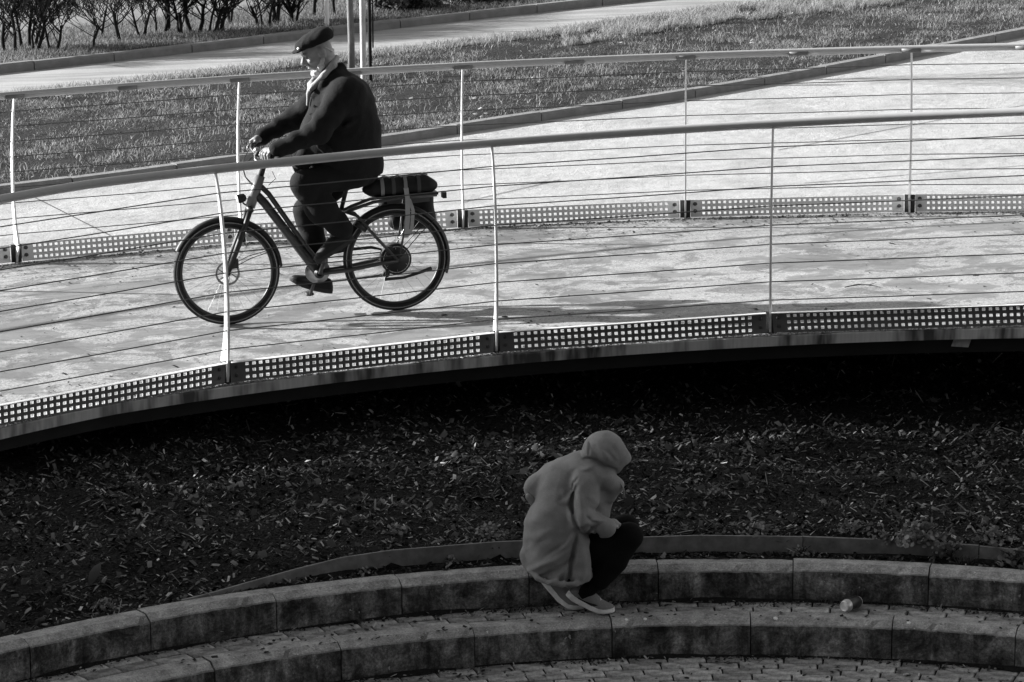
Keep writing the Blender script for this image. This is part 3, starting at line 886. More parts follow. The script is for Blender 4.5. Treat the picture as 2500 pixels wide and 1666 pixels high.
for q, i in enumerate(order):
    x, y = SHRUB[i]; rg = random.Random(50 + i)
    o = empty('hedge_shrub', (x, y, out_z(x) + .05)); bm = MB(); tr = MB()
    for s in range(rg.choice((1, 2, 2, 3))):
        st = Vector((rg.uniform(-.09, .09), rg.uniform(-.06, .06), -.03)); d = Vector((rg.uniform(-.3, .3), rg.uniform(-.25, .25), 1)).normalized()
        L = rg.uniform(.3, .55); r = rg.uniform(.013, .024)
        pts = [st, st + d * L * .5 + Vector((rg.uniform(-.03, .03), 0, 0)), st + d * L]; tr.tube(pts, [r * 1.25, r, r * .85], 7, cap=False)
        for b in range(8):
            t = rg.uniform(.3, 1); p = st + d * L * t if t > .5 else pts[0] + (pts[1] - pts[0]) * (t * 2)
            a = rg.uniform(0, 6.283); sp = rg.uniform(.4, 1.5)
            grow(bm, p, Vector((math.cos(a) * sp, math.sin(a) * sp, 1)).normalized(), rg.uniform(.22, .42), r * rg.uniform(.3, .5), 1, rg)
    tr.build('trunk', bark, o, True); bm.build('branches', bark, o, True)
    lab = 'bare dark hedge shrub, leftmost of the row beyond the road' if q == 0 else ('bare dark hedge shrub, rightmost of the row beyond the road' if q == len(order) - 1 else 'bare dark hedge shrub, %s from the left in the row beyond the road' % WORDS[q - 1])
    tag(o, lab, 'shrub', 'bare hedge shrubs beyond the road')
# hedge post, pale post, young tree with stakes
def post(name, p, h, r, mat, label, cat='post', lean=(0, 0), n=10):
    m = MB(); m.lathe([(r * 1.02, -.05), (r, .02), (r * .98, h * .5), (r * .96, h - .01), (r * .8, h)], (0, 0, 0), (lean[0], lean[1], 1), n)
    o = m.build(name, mat, None, True); o.location = p; return tag(o, label, cat)
pale_wood = simple('pale_round_stake_wood', .55, .8, .25, .25, 10, .4, 40, .005)
post('hedge_post', (-4.21, 39.08, out_z(-4.21) + .05), 1.3, .036, bark, 'dark straight post standing among the hedge shrubs')
post('pale_post', (-2.24, 38.9, out_z(-2.24) + .08), 2.2, .030, simple('weathered_white_post', .78, .7, .3, .1, 20), 'pale thin post by the road kerb above the cyclist cap')
post('tree_stake', (-1.545, 33.37, out_z(-1.55) + .04), 1.9, .031, pale_wood, 'pale round stake just right of the young tree trunk', 'stake')
post('tree_stake', (-1.475, 33.42, out_z(-1.5) + .04), 1.9, .020, bark, 'dark thin stake touching the pale stake on its right', 'stake')
tree = empty('young_tree', (-1.70, 33.9, out_z(-1.7) + .04)); m = MB()
m.tube([(0, 0, -.05), (.005, 0, .4), (-.004, 0, .9), (.01, 0, 1.6), (0, 0, 2.6)], [.040, .036, .034, .031, .022], 12); m.build('trunk', simple('smooth_grey_bark', .17, .85, .25, .3, 12, .5, 50, .006), tree, True)
m = MB(); rg = random.Random(9)
for b in range(9):
    a = b * 2.4; grow(m, Vector((0, 0, 1.7 + b * .1)), Vector((math.cos(a) * .8, math.sin(a) * .8, .9)).normalized(), .6, .012, 1, rg)
m.build('crown', bark, tree, True); tag(tree, 'young tree with slim grey trunk behind the cyclist shoulder', 'tree')
m = MB(); m.tube([(0, 0, 0), (.003, 0, .5), (-.004, 0, 1.5)], [.009, .009, .009], 6); o = m.build('tree_tie', MAT['black'], None, True); o.location = (-1.44, 33.36, .22)
tag(o, 'black tie strap hanging beside the dark stake', 'strap')

# low evergreen bushes right of the hedge
leaf_mat = m_leaf('small_leaf', .55, .35, .3)
def leaf_bush(name, c, rad, n, size, tone, label, cat, stems=6, parent_z=0.0, rounded=True, seed=1, ov=1.0):
    rg = random.Random(seed); o = empty(name, c); V = []; F = []; T = []
    st = MB()
    for s in range(stems):
        a = rg.uniform(0, 6.283); e = Vector((math.cos(a) * rad[0] * .7, math.sin(a) * rad[1] * .7, rad[2] * rg.uniform(.6, 1)))
        st.tube([(0, 0, 0), tuple(e * .5 + Vector((0, 0, rad[2] * .2))), tuple(e)], [.004, .003, .0015], 4)
    st.build('stems', bark, o)
    for k in range(n):
        a = rg.uniform(0, 6.283); u = rg.random() ** .5; h = rg.random()
        w = math.sqrt(max(0, 1 - h * h)) * (.6 + .4 * math.sin(a * 3 + seed) ** 2)
        p = Vector((math.cos(a) * rad[0] * u * w, math.sin(a) * rad[1] * u * w, rad[2] * h * rg.uniform(.5, 1) + .004))
        s = size * rg.uniform(.5, 1.25)
        nrm = Vector((rg.uniform(-.7, .7), rg.uniform(-1, .3), rg.uniform(.3, 1))).normalized(); t1 = nrm.orthogonal().normalized()
        t1 = (Matrix.Rotation(rg.uniform(0, 6.28), 3, nrm) @ t1); t2 = nrm.cross(t1); b = len(V); N = 6
        for i in range(N):
            an = 6.283 * i / N; V.append(tuple(p + t1 * math.cos(an) * s * .5 * ov + t2 * math.sin(an) * s * .5 + nrm * (s * .06 * math.cos(2 * an))))
        F += [(b, b + 1, b + 2, b + 3), (b, b + 3, b + 4, b + 5)]; tv = tone(rg); T += [tv, tv]
    me = fast_mesh('foliage', V, F, leaf_mat); set_shade(me, T); put('foliage', me, o)
    return tag(o, label, cat)
for i, (x, y, r, lab) in enumerate(((-1.25, 40.6, .5, 'low dark evergreen bush beyond the road right of the bare hedge'), (-.4, 41.1, .55, 'wide low evergreen bush at the top centre beyond the road'), (.5, 41.9, .45, 'smaller evergreen bush, rightmost beyond the road'))):
    leaf_bush('evergreen_bush', (x, y, out_z(x) + .05), (r, .35, .38), 1500, .06, lambda g: .03 + .10 * g.random() ** 2, lab, 'bush', 12, seed=20 + i)

# weeds in the mulch bed and on the steps
wt = lambda g: .06 + .26 * g.random() ** 1.5
WEED = [(.06, 5.47, (.16, .10, .07), 110, .022, 'clover-like weed patch in mulch right of the crouching person'),
        (.215, 5.43, (.22, .14, .12), 330, .028, 'big round-leaved weed spilling over the edging board at right'),
        (.285, 5.50, (.18, .14, .08), 150, .026, 'leafy weed patch beside the spilling weed near right edge'),
        (.345, 5.46, (.14, .10, .09), 90, .032, 'weed with larger leaves in mulch at the right edge'),
        (.15, 5.52, (.20, .10, .07), 150, .02, 'small round-leaved weed patch behind the wooden board'),
        (-.205, 5.55, (.16, .13, .08), 220, .02, 'dense small-leaved weed in mulch left of the crouching person'),
        (-.25, 5.36, (.06, .03, .05), 40, .018, 'dark weed on the step top in front of the edging strip'),
        (-.34, 5.33, (.06, .03, .04), 36, .016, 'little dark weed at the left foot of the edging strip'),
        (-.17, 5.35, (.07, .03, .045), 40, .018, 'dark weed under the edging strip close to the person'),
        (-.60, 5.42, (.10, .08, .06), 80, .02, 'small weed in mulch at far left above the step'),
        (.33, 5.31, (.10, .04, .05), 60, .024, 'weed growing on the upper step at the right edge'),
        (-.29, 5.75, (.11, .09, .05), 70, .026, 'leafy weed in mulch above the edging strip'),
        (.245, 5.40, (.12, .07, .10), 120, .026, 'round-leaved weed drooping over the joint of the boards'),
        (.18, 5.41, (.09, .05, .07), 70, .022, 'small weed leaning over the middle of the wooden board'),
        (.31, 5.38, (.13, .06, .09), 110, .03, 'broad-leaved weed drooping over the right-hand board'),
        (.10, 5.36, (.09, .03, .05), 60, .018, 'low dark weed in front of the edging above the can'),
        (.02, 6.2, (.10, .09, .05), 70, .02, 'small weed patch in mulch right of the hood')]
for i, (ph, R, rad, n, s, lab) in enumerate(WEED):
    z = mulch_z(R, ph) if R > 5.4 else -.572
    leaf_bush('weed', tuple(step_p(R, ph, z)), rad, n, s, wt, lab, 'weed', 5, seed=70 + i)
TUFT = [(.262, 5.33, 70, .10, 'dry grass tuft hanging over the upper step at right'), (.128, 5.115, 26, .06, 'small grass tuft in the step corner left of the can'), (.15, 5.115, 30, .06, 'small grass tuft in the step corner behind the can'), (.33, 5.36, 40, .09, 'grass tuft on the upper step at the right edge'), (.2, 5.12, 24, .05, 'small grass tuft in the step corner right of the can'), (-.36, 5.11, 26, .05, 'little grass tuft at the foot of the upper step left of the person')]
for i, (ph, R, n, h, lab) in enumerate(TUFT):
    c0 = step_p(R, ph, -.762 if R < 5.2 else -.575); Q = np.array([[c0.x, c0.y, c0.z]] * n) + NR.normal(0, 1, (n, 3)) * np.array([.022, .012, 0])
    b = blades('grass_tuft', Q, (h * .5, h), (.002, .0045), (.3, 1.5), lambda k: NR.uniform(.03, .14, k), lab, 'grass'); del b['kind']
# bay leaf and loose leaves
m = MB(); a = Vector((0, 0, 0))
rows = [[(t * .16, -w, .02 * math.sin(t * 3)), (t * .16, 0, .03 * math.sin(t * 3) - .004), (t * .16, w, .02 * math.sin(t * 3))] for t, w in ((0, .002), (.2, .018), (.45, .026), (.7, .02), (1, .001))]
m.strip(rows); p = step_p(5.62, -.60, mulch_z(5.62, -.60) + .03)
o = m.build('fallen_leaf', simple('dark_glossy_leaf', .02, .4, .5, .2, 20), None, True); o.location = p; o.rotation_euler = (.3, -.6, 1.2); tag(o, 'large dark curled leaf lying in the mulch at lower left', 'leaf')
m = MB(); m.strip([[(t * .05, -w, 0), (t * .05, 0, .006), (t * .05, w, .002)] for t, w in ((0, .001), (.3, .012), (.6, .011), (1, .001))])
o = m.build('fallen_leaf', simple('pale_dry_leaf', .33, .8, .2, .2, 30), None, True); o.location = step_p(5.075, -.455, -.752); o.rotation_euler = (.2, .1, .4); tag(o, 'small pale dry leaf on the left end of the upper tread', 'leaf')

# ================================================================== PEOPLE
class SDF:
    """signed distance field on a grid, blended tapered capsules, meshed with surface nets"""
    def __init__(s, lo, hi, h):
        s.h = h; s.lo = np.array(lo, float); s.n = np.ceil((np.array(hi) - s.lo) / h).astype(int) + 1
        s.D = np.full(s.n, .3, np.float32)
    def win(s, a, b):
        i0 = np.clip(np.floor((a - s.lo) / s.h).astype(int), 0, s.n - 1); i1 = np.clip(np.ceil((b - s.lo) / s.h).astype(int) + 1, 1, s.n)
        if np.any(i1 <= i0): return None
        sl = tuple(slice(i0[k], i1[k]) for k in range(3))
        ax = [s.lo[k] + s.h * np.arange(i0[k], i1[k]) for k in range(3)]
        X, Y, Z = np.meshgrid(*ax, indexing='ij'); return sl, X, Y, Z
    def comb(s, sl, d, k, sub=False):
        A = s.D[sl]
        if sub:
            if k > 0:
                hh = np.clip(.5 - .5 * (A + d) / k, 0, 1); s.D[sl] = A * (1 - hh) - d * hh + k * hh * (1 - hh)
            else: s.D[sl] = np.maximum(A, -d)
        elif k > 0:
            hh = np.clip(.5 + .5 * (A - d) / k, 0, 1); s.D[sl] = A * (1 - hh) + d * hh - k * hh * (1 - hh)
        else: s.D[sl] = np.minimum(A, d)
    def cap(s, a, b, r0, r1=None, k=.02, flat=None, wr=None, sub=False):
        r1 = r0 if r1 is None else r1
        a = np.array(a, float); b = np.array(b, float); R = max(r0, r1) * (max(1, flat[1]) if flat else 1) + k + .05
        w = s.win(np.minimum(a, b) - R, np.maximum(a, b) + R)
        if w is None: return s
        sl, X, Y, Z = w; d = b - a; L2 = d @ d + 1e-12
        px, py, pz = X - a[0], Y - a[1], Z - a[2]
        t = np.clip((px * d[0] + py * d[1] + pz * d[2]) / L2, 0, 1)
        qx, qy, qz = px - t * d[0], py - t * d[1], pz - t * d[2]
        if flat:
            ax = np.array(flat[0], float); ax /= np.linalg.norm(ax); c = (qx * ax[0] + qy * ax[1] + qz * ax[2]) * (1 / flat[1] - 1)
            qx, qy, qz = qx + c * ax[0], qy + c * ax[1], qz + c * ax[2]
        D = np.sqrt(qx * qx + qy * qy + qz * qz) - (r0 + (r1 - r0) * t)
        if wr:
            L = math.sqrt(L2); D = D + wr[0] * np.sin(wr[1] * t * L + 1.9 * np.sin(17 * qx + 13 * qy + 11 * qz + wr[2]) + wr[2]) * (4 * t * (1 - t) * .6 + .4)
        s.comb(sl, D, k, sub); return s
    def chain(s, pts, rs, k=.02, **kw):
        if not hasattr(rs, '__len__'): rs = [rs] * len(pts)
        for i in range(len(pts) - 1): s.cap(pts[i], pts[i + 1], rs[i], rs[i + 1], k, **kw)
        return s
    def ell(s, c, r, k=.02, rot=None, sub=False):
        c = np.array(c, float); r = np.array(r, float); R = r.max() + k + .05
        w = s.win(c - R, c + R)
        if w is None: return s
        sl, X, Y, Z = w; P = np.stack([X - c[0], Y - c[1], Z - c[2]], -1)
        if rot is not None: P = P @ np.array(rot, float).T      # rows of rot are the ellipsoid axes
        k0 = np.sqrt(((P / r) ** 2).sum(-1)); k1 = np.sqrt(((P / (r * r)) ** 2).sum(-1)) + 1e-9
        s.comb(sl, k0 * (k0 - 1) / k1, k, sub); return s
    def cut(s, fn):
        ax = [s.lo[k] + s.h * np.arange(s.n[k]) for k in range(3)]
        X, Y, Z = np.meshgrid(*ax, indexing='ij'); s.D = np.maximum(s.D, fn(X, Y, Z)).astype(np.float32); return s
    def warp(s, fn):
        ax = [s.lo[k] + s.h * np.arange(s.n[k]) for k in range(3)]
        X, Y, Z = np.meshgrid(*ax, indexing='ij'); s.D = (s.D + fn(X, Y, Z)).astype(np.float32); return s
    def front(s, x, z):
        i = int(round((x - s.lo[0]) / s.h)); k = int(round((z - s.lo[2]) / s.h)); col = s.D[i, :, k]; j = np.argmax(col < 0)
        return s.lo[1] + s.h * j if col[j] < 0 else None
    def mesh(s, name, mat, flip=False):
        D = s.D; D[0] = D[-1] = .3; D[:, 0] = D[:, -1] = .3; D[:, :, 0] = D[:, :, -1] = .3
        I = D < 0; nx, ny, nz = D.shape
        C = [(i, j, k) for i in (0, 1) for j in (0, 1) for k in (0, 1)]
        cnt = np.zeros((nx - 1, ny - 1, nz - 1), np.int8)
        for i, j, k in C: cnt += I[i:nx - 1 + i, j:ny - 1 + j, k:nz - 1 + k]
        act = np.argwhere((cnt > 0) & (cnt < 8)); m = len(act)
        idx = np.full(cnt.shape, -1, np.int32); idx[tuple(act.T)] = np.arange(m)
        cv = [D[act[:, 0] + i, act[:, 1] + j, act[:, 2] + k] for i, j, k in C]
        S = np.zeros((m, 3)); N = np.zeros(m)
        for a in range(8):
            for b in range(a + 1, 8):
                if sum(abs(C[a][q] - C[b][q]) for q in range(3)) != 1: continue
                x = (cv[a] < 0) != (cv[b] < 0); den = np.where(x, cv[a] - cv[b], 1.0); t = np.where(x, cv[a] / den, 0)
                pa = np.array(C[a], float); pb = np.array(C[b], float)
                S += (pa + t[:, None] * (pb - pa)) * x[:, None]; N += x
        V = (act + S / N[:, None]) * s.h + s.lo
        F = []
        for ax in range(3):
            o = [0, 0, 0]; o[ax] = 1
            A = I[:nx - o[0], :ny - o[1], :nz - o[2]]; B = I[o[0]:, o[1]:, o[2]:]
            e = np.argwhere(A != B); u, v = (ax + 1) % 3, (ax + 2) % 3
            ok = (e[:, u] > 0) & (e[:, v] > 0); e = e[ok]
            inside = A[tuple(e.T)]
            def cell(du, dv):
                q = e.copy(); q[:, u] -= du; q[:, v] -= dv; return idx[tuple(q.T)]
            q = np.stack([cell(1, 1), cell(0, 1), cell(0, 0), cell(1, 0)], 1)
            q[~inside] = q[~inside][:, ::-1]; F.append(q)
        F = np.concatenate(F); F = F[(F >= 0).all(1)]
        # two rounds of light smoothing
        for lam in (.5, .4):
            acc = np.zeros_like(V); ct = np.zeros(len(V))
            for a, b in ((0, 1), (1, 2), (2, 3), (3, 0)):
                np.add.at(acc, F[:, a], V[F[:, b]]); np.add.at(acc, F[:, b], V[F[:, a]]); np.add.at(ct, F[:, a], 1); np.add.at(ct, F[:, b], 1)
            V = V + lam * (acc / np.maximum(ct, 1)[:, None] - V)
        return fast_mesh(name, V, F, mat, True)

def cloth(name, v, bump=.25, weave=420, rough=.9, var=.18):
    t = NT(name)
    n1 = t.noise(9, 4, .6); n2 = t.noise(weave, 2, .6); n3 = t.noise(22, 3, .6, dist=.8)
    t.base(t.math('MULTIPLY', t.ramp(n1, [(.3, v * (1 - var)), (.7, v * (1 + var))]), t.ramp(n2, [(.3, .85), (.7, 1.15)])))
    t.rough(rough); t.spec(.2); t.b.inputs['Sheen Weight'].default_value = .0
    t.bump(t.math('ADD', t.math('MULTIPLY', n2, .06), n3), bump, .012)
    return t.m
def skin_mat(name, v):
    t = NT(name); t.base(t.math('MULTIPLY', t.ramp(t.noise(35, 4, .6), [(.3, v * .85), (.7, v * 1.12)]), 1.0)); t.rough(.5); t.spec(.4); t.bump(t.noise(140, 3), .2, .002); return t.m

def loft_shoe(parent, pts, lat, k, upper_mat, sole_mat, name='shoe', laces=None, flash=None, hh=1.0):
    """pts: centre line of the sole bottom from heel to toe; lat: sideways unit vector"""
    pts = [Vector(p) for p in pts]; lat = Vector(lat).normalized(); L = [0]
    for a, b in zip(pts[:-1], pts[1:]): L.append(L[-1] + (b - a).length)
    def at(u):
        d = u * L[-1]
        for i in range(len(pts) - 1):
            if d <= L[i + 1] + 1e-9: t = (d - L[i]) / (L[i + 1] - L[i]); return pts[i].lerp(pts[i + 1], t)
        return pts[-1]
    def fr(u):
        p = at(u); t = (at(min(1, u + .06)) - at(max(0, u - .06))).normalized(); n = t.cross(lat).normalized()
        if n.z < 0: n = -n
        return p, t, n
    US = [0, .03, .08, .16, .26, .38, .5, .6, .7, .8, .88, .95, .985, 1]
    W = dict(zip(US, [.012, .022, .029, .032, .032, .033, .037, .042, .045, .044, .038, .027, .016, .006]))
    Hh = dict(zip(US, [.030, .052, .064, .068, .062, .066, .070, .062, .053, .046, .040, .033, .026, .018]))
    root = MB(); rows = []
    for u in US:
        p, t, n = fr(u); w = W[u] * k; h = Hh[u] * k * hh; b = .016 * k; row = []
        for i in range(11):
            a = math.pi * i / 10; row.append(p + lat * (w * math.cos(a) * (1 if abs(math.cos(a)) > .8 else .97)) + n * (b + (h - b) * math.sin(a) ** .7))
        rows.append(row)
    root.strip(rows); o = root.build(name, upper_mat, parent, True)
    s = MB(); rows = []
    for u in US:
        p, t, n = fr(u); w = (W[u] + .004) * k; th = (.029 - .009 * u) * k
        rows.append([p + lat * w * .9, p + lat * w + n * th * .3, p + lat * w * .98 + n * th, p - lat * w * .98 + n * th, p - lat * w + n * th * .3, p - lat * w * .9])
    s.strip(rows, closed=True); s.f.append(tuple(range(6))); nb = len(s.v) - 6; s.f.append(tuple(nb + i for i in range(6))[::-1])
    s.build('sole', sole_mat, o, False)
    if laces:
        for i in range(5):
            u = .5 + .05 * i; p, t, n = fr(u); h = np.interp(u, US, [Hh[q] for q in US]) * k + .002
            m = MB(); w = .016 * k; m.tube([p - lat * w + n * h * .92 + t * .006, p + n * (h + .003), p + lat * w + n * h * .92 - t * .006], .0038, 5); m.build('lace', laces, o, True)
    if flash:
        mat, side = flash; m = MB(); rows = []
        for q, (u, z, hw) in enumerate(((.22, .035, .001), (.3, .029, .006), (.4, .027, .009), (.5, .031, .008), (.6, .038, .006), (.66, .044, .001))):
            p, t, n = fr(u); w = np.interp(u, US, [W[x] for x in US]) * k
            rows.append([p + lat * side * (w + .0035) + n * (z - hw), p + lat * side * (w + .0025) + n * (z + hw)])
        m.strip(rows); m.build('side_mark', mat, o)
    return o

# ------------------------------------------------------------------ crouching person
jersey = cloth('grey_hoodie_fleece', .265, .22); trouser = cloth('black_trousers', .004, .2); skin = skin_mat('skin', .42); dark_skin = skin_mat('shaded_skin', .30)
PX = empty('person', (.33, 15.95, -.757)); OFF = -Vector(PX.location)
tag(PX, 'person crouching on the step in a grey hooded top, seen from behind', 'person')
def place(me, name, parent=PX, off=OFF):
    me.transform(Matrix.Translation(off)); return put(name, me, parent)
H = SDF((-.08, 15.66, -.66), (.70, 16.34, .28), .0058)
H.cap((.225, 15.985, -.47), (.25, 16.0, -.30), .172, .176, .0, flat=((0, 1, 0), .92))
H.cap((.25, 16.0, -.30), (.29, 16.03, -.10), .172, .142, .05, flat=((.5, -.8, 0), .9))
H.cap((.29, 16.03, -.10), (.36, 16.02, .0), .135, .085, .05)
H.cap((.215, 16.06, -.075), (.355, 15.95, -.022), .072, .080, .05)                                   # shoulder line
H.chain([(.195, 16.06, -.078), (.125, 16.07, -.125), (.20, 16.22, -.20)], [.074, .062, .055], .03)
H.cap((.33, 15.885, -.30), (.345, 15.885, -.53), .055, .06, .03)
H.cap((.10, 15.99, -.30), (.085, 15.99, -.50), .03, .035, .05)
H.ell((.058, 15.98, -.468), (.024, .03, .028), .03)
# hem band
hem = [(.075, 16.0, -.515), (.085, 15.92, -.528), (.12, 15.858, -.552), (.18, 15.826, -.568), (.25, 15.818, -.577), (.32, 15.826, -.576), (.38, 15.858, -.563), (.402, 15.92, -.553), (.40, 16.02, -.55)]
H.cut(lambda X, Y, Z: np.interp(X, [-.1, .05, .12, .2, .3, .39, .8], [-.535, -.535, -.556, -.575, -.583, -.565, -.565]) - Z if False else -(Z - np.interp(X.ravel(), [-.1, .05, .12, .2, .3, .39, .8], [-.535, -.535, -.556, -.575, -.583, -.565, -.40]).reshape(X.shape)))
H.chain(hem, .0125, .010)
# right arm laid over the flank
H.chain([(.372, 15.905, -.050), (.358, 15.845, -.225)], [.078, .070], .022)
H.chain([(.358, 15.845, -.225), (.475, 15.865, -.285)], [.068, .049], .018)
H.chain([(.462, 15.86, -.279), (.482, 15.867, -.288)], .052, .006)
# folds: ridges and valleys of the soft fabric, as strokes over the back and sleeve
def strokes(L, y1, y0):
    xs = H.lo[0] + H.h * np.arange(H.n[0]); zs = H.lo[2] + H.h * np.arange(H.n[2]); X2, Z2 = np.meshgrid(xs, zs, indexing='ij'); hh = np.zeros_like(X2)
    for pts, am, sg in L:
        best = np.full_like(X2, 9.0); bt = np.zeros_like(X2); n = len(pts) - 1
        for q in range(n):
            (ax, az), (bx, bz) = pts[q], pts[q + 1]; dx, dz = bx - ax, bz - az
            t = np.clip(((X2 - ax) * dx + (Z2 - az) * dz) / (dx * dx + dz * dz), 0, 1); d = np.hypot(X2 - ax - t * dx, Z2 - az - t * dz)
            m_ = d < best; best = np.where(m_, d, best); bt = np.where(m_, (q + t) / n, bt)
        w = sg * (.55 + .45 * np.sin(np.pi * bt)); hh += 1.4 * am * np.exp(-(best / w) ** 2) * np.sin(np.pi * np.clip(bt * .88 + .06, 0, 1)) ** .6
    ys = H.lo[1] + H.h * np.arange(H.n[1]); my = np.clip((y0 - ys) / (y0 - y1), 0, 1)
    H.D = (H.D - hh[:, None, :] * my[None, :, None]).astype(np.float32)
strokes([([(0.0769, -0.5257), (0.1417, -0.4783), (0.2302, -0.4392), (0.2965, -0.3903)], 0.011, 0.016), ([(0.127, -0.5558), (0.2007, -0.5144), (0.267, -0.4768), (0.3186, -0.4317)], -0.012, 0.013), ([(0.1786, -0.5746), (0.2375, -0.5294), (0.2818, -0.4768)], 0.01, 0.013), ([(0.2007, -0.4204), (0.2596, -0.379), (0.3039, -0.3339), (0.3297, -0.2963)], 0.01, 0.014), ([(0.1638, -0.4317), (0.2302, -0.3903), (0.2854, -0.3414)], -0.009, 0.012), ([(0.3282, -0.2926), (0.3201, -0.3565), (0.3075, -0.4317), (0.2935, -0.5069), (0.2854, -0.5858)], -0.02, 0.014), ([(0.3555, -0.3565), (0.3628, -0.4317), (0.3628, -0.5144), (0.3555, -0.5746)], 0.01, 0.02), ([(0.2523, -0.5934), (0.267, -0.537), (0.2854, -0.4918)], 0.008, 0.012), ([(0.3297, -0.0557), (0.3098, -0.1158), (0.3024, -0.1685), (0.3186, -0.2362), (0.3444, -0.2888)], -0.022, 0.012), ([(0.3444, -0.3038), (0.3923, -0.3414), (0.4439, -0.3602)], -0.016, 0.012), ([(0.3422, -0.082), (0.3496, -0.1459), (0.3555, -0.2061), (0.3444, -0.2512)], 0.009, 0.016), ([(0.3319, -0.2625), (0.3702, -0.2399), (0.4218, -0.2271), (0.4734, -0.2377)], 0.011, 0.013), ([(0.3849, -0.3038), (0.4034, -0.27), (0.4365, -0.255)], -0.012, 0.011), ([(0.3665, -0.3339), (0.4144, -0.349), (0.466, -0.3339)], 0.008, 0.012), ([(0.2965, -0.0858), (0.267, -0.1234), (0.2338, -0.1459)], -0.007, 0.013), ([(0.2486, -0.1008), (0.2707, -0.1309), (0.2854, -0.176)], 0.007, 0.014), ([(0.2228, -0.161), (0.267, -0.176), (0.2965, -0.161)], -0.005, 0.014), ([(0.3555, 0.0233), (0.3997, 0.0308), (0.4328, 0.0406)], 0.01, 0.014), ([(0.1432, -0.0218), (0.127, -0.0782), (0.1108, -0.1384)], -0.014, 0.013), ([(0.138, 0.0045), (0.1786, 0.018), (0.2081, 0.0045)], 0.007, 0.014), ([(0.1049, -0.2512), (0.1638, -0.2061), (0.2302, -0.1685)], 0.004, 0.025), ([(0.0717, -0.3565), (0.1344, -0.3264), (0.2081, -0.2813)], 0.005, 0.022), ([(0.3849, -0.1008), (0.4292, -0.1309), (0.4586, -0.176)], 0.006, 0.018), ([(0.3923, -0.161), (0.4292, -0.1986), (0.466, -0.2136)], -0.007, 0.013), ([(0.326, 0.0195), (0.2965, -0.0181), (0.2854, -0.0707)], -0.006, 0.016), ([(0.1933, -0.5069), (0.1712, -0.552), (0.1565, -0.5821)], -0.007, 0.01), ([(0.2302, -0.5219), (0.2191, -0.567), (0.2117, -0.5934)], 0.006, 0.01), ([(0.3333, -0.5069), (0.3297, -0.552), (0.326, -0.5896)], 0.006, 0.009)], 15.92, 16.02)
H.chain(hem, .0135, .006)
# chest hanging forward over the knees
H.chain([(.42, 15.99, -.02), (.435, 16.0, -.13), (.42, 16.0, -.24)], [.085, .088, .085], .03)
# hood and cowl
H.ell((.470, 15.985, .085), (.112, .108, .110), .012)
H.cap((.485, 15.98, .085), (.545, 15.985, .045), .100, .070, .025)
H.cap((.375, 15.945, .028), (.43, 15.91, -.012), .038, .040, .02)
H.chain([(.43, 15.905, -.015), (.49, 15.915, -.05), (.530, 15.945, -.082), (.505, 15.95, -.145)], [.044, .042, .040, .030], .022)
H.ell((.60, 15.99, -.008), (.05, .07, .045), .015, sub=True)
strokes([([(0.3923, 0.1511), (0.4144, 0.1173), (0.4439, 0.0722), (0.4734, 0.0383)], -0.012, 0.014), ([(0.4365, 0.1586), (0.466, 0.1098), (0.4955, 0.0646)], 0.007, 0.018), ([(0.3665, 0.0609), (0.3997, 0.0684), (0.4365, 0.0556), (0.4807, 0.0308), (0.5323, 0.0082)], -0.016, 0.011), ([(0.3739, 0.1173), (0.3849, 0.0872), (0.3997, 0.0684)], 0.008, 0.012), ([(0.5102, 0.1398), (0.5397, 0.0872), (0.5508, 0.0346)], -0.005, 0.016), ([(0.3555, 0.0496), (0.3923, 0.0406), (0.4255, 0.0436)], 0.007, 0.012)], 15.93, 16.0)
strokes([([(.40, .165), (.395, .12), (.385, .07)], -.006, .006), ([(.335, -.015), (.312, -.05), (.302, -.10)], -.008, .006), ([(.395, -.262), (.425, -.30), (.440, -.325)], -.009, .007), ([(.375, -.205), (.405, -.235), (.43, -.238)], -.010, .008), ([(.45, .14), (.50, .10), (.535, .05)], -.006, .009)], 15.93, 16.0)
H.warp(lambda X, Y, Z: .0022 * np.sin(38 * X + 3 * np.sin(21 * Z + 9 * Y)) * np.sin(33 * Z + 2.2 * np.sin(27 * X)))
place(H.mesh('hooded_top', jersey), 'hooded_top')
m = MB()
for i in range(34):
    t = i / 33; j = t * (len(hem) - 1); a = int(min(j, len(hem) - 2)); p = Vector(hem[a]).lerp(Vector(hem[a + 1]), j - a); d = (Vector(hem[min(a + 1, len(hem) - 1)]) - Vector(hem[a])); nrm = Vector((d.y, -d.x, 0)).normalized()
    if nrm.y > 0 and p.y < 16: nrm = -nrm
    q = p + nrm * .0128; m.tube([q + Vector((0, 0, -.008)) - nrm * .003, q + nrm * .0008, q + Vector((0, 0, .008)) - nrm * .003], [.0014, .0018, .0014], 5)
rib = m.build('hem_ribbing', jersey, PX, True); rib.location = OFF
T = SDF((.1, 15.74, -.76), (.76, 16.32, -.22), .008)
T.chain([(.27, 15.99, -.47), (.45, 15.96, -.41), (.602, 15.935, -.352)], [.10, .088, .070], .03)
T.chain([(.602, 15.935, -.352), (.52, 15.93, -.48), (.448, 15.93, -.585)], [.066, .070, .056], .025, wr=(.003, 60, 0))
T.chain([(.27, 16.03, -.47), (.45, 16.12, -.41), (.59, 16.13, -.36)], [.10, .088, .070], .03)
T.chain([(.59, 16.13, -.36), (.45, 16.08, -.50), (.31, 16.03, -.58)], [.064, .06, .045], .025)
place(T.mesh('trousers', trouser), 'trousers')
B = SDF((-.02, 15.72, -.74), (.72, 16.32, .24), .0065)
B.ell((.478, 15.985, .075), (.085, .075, .098), .02).cap((.43, 15.99, .03), (.36, 16.0, -.03), .05, .055, .03)
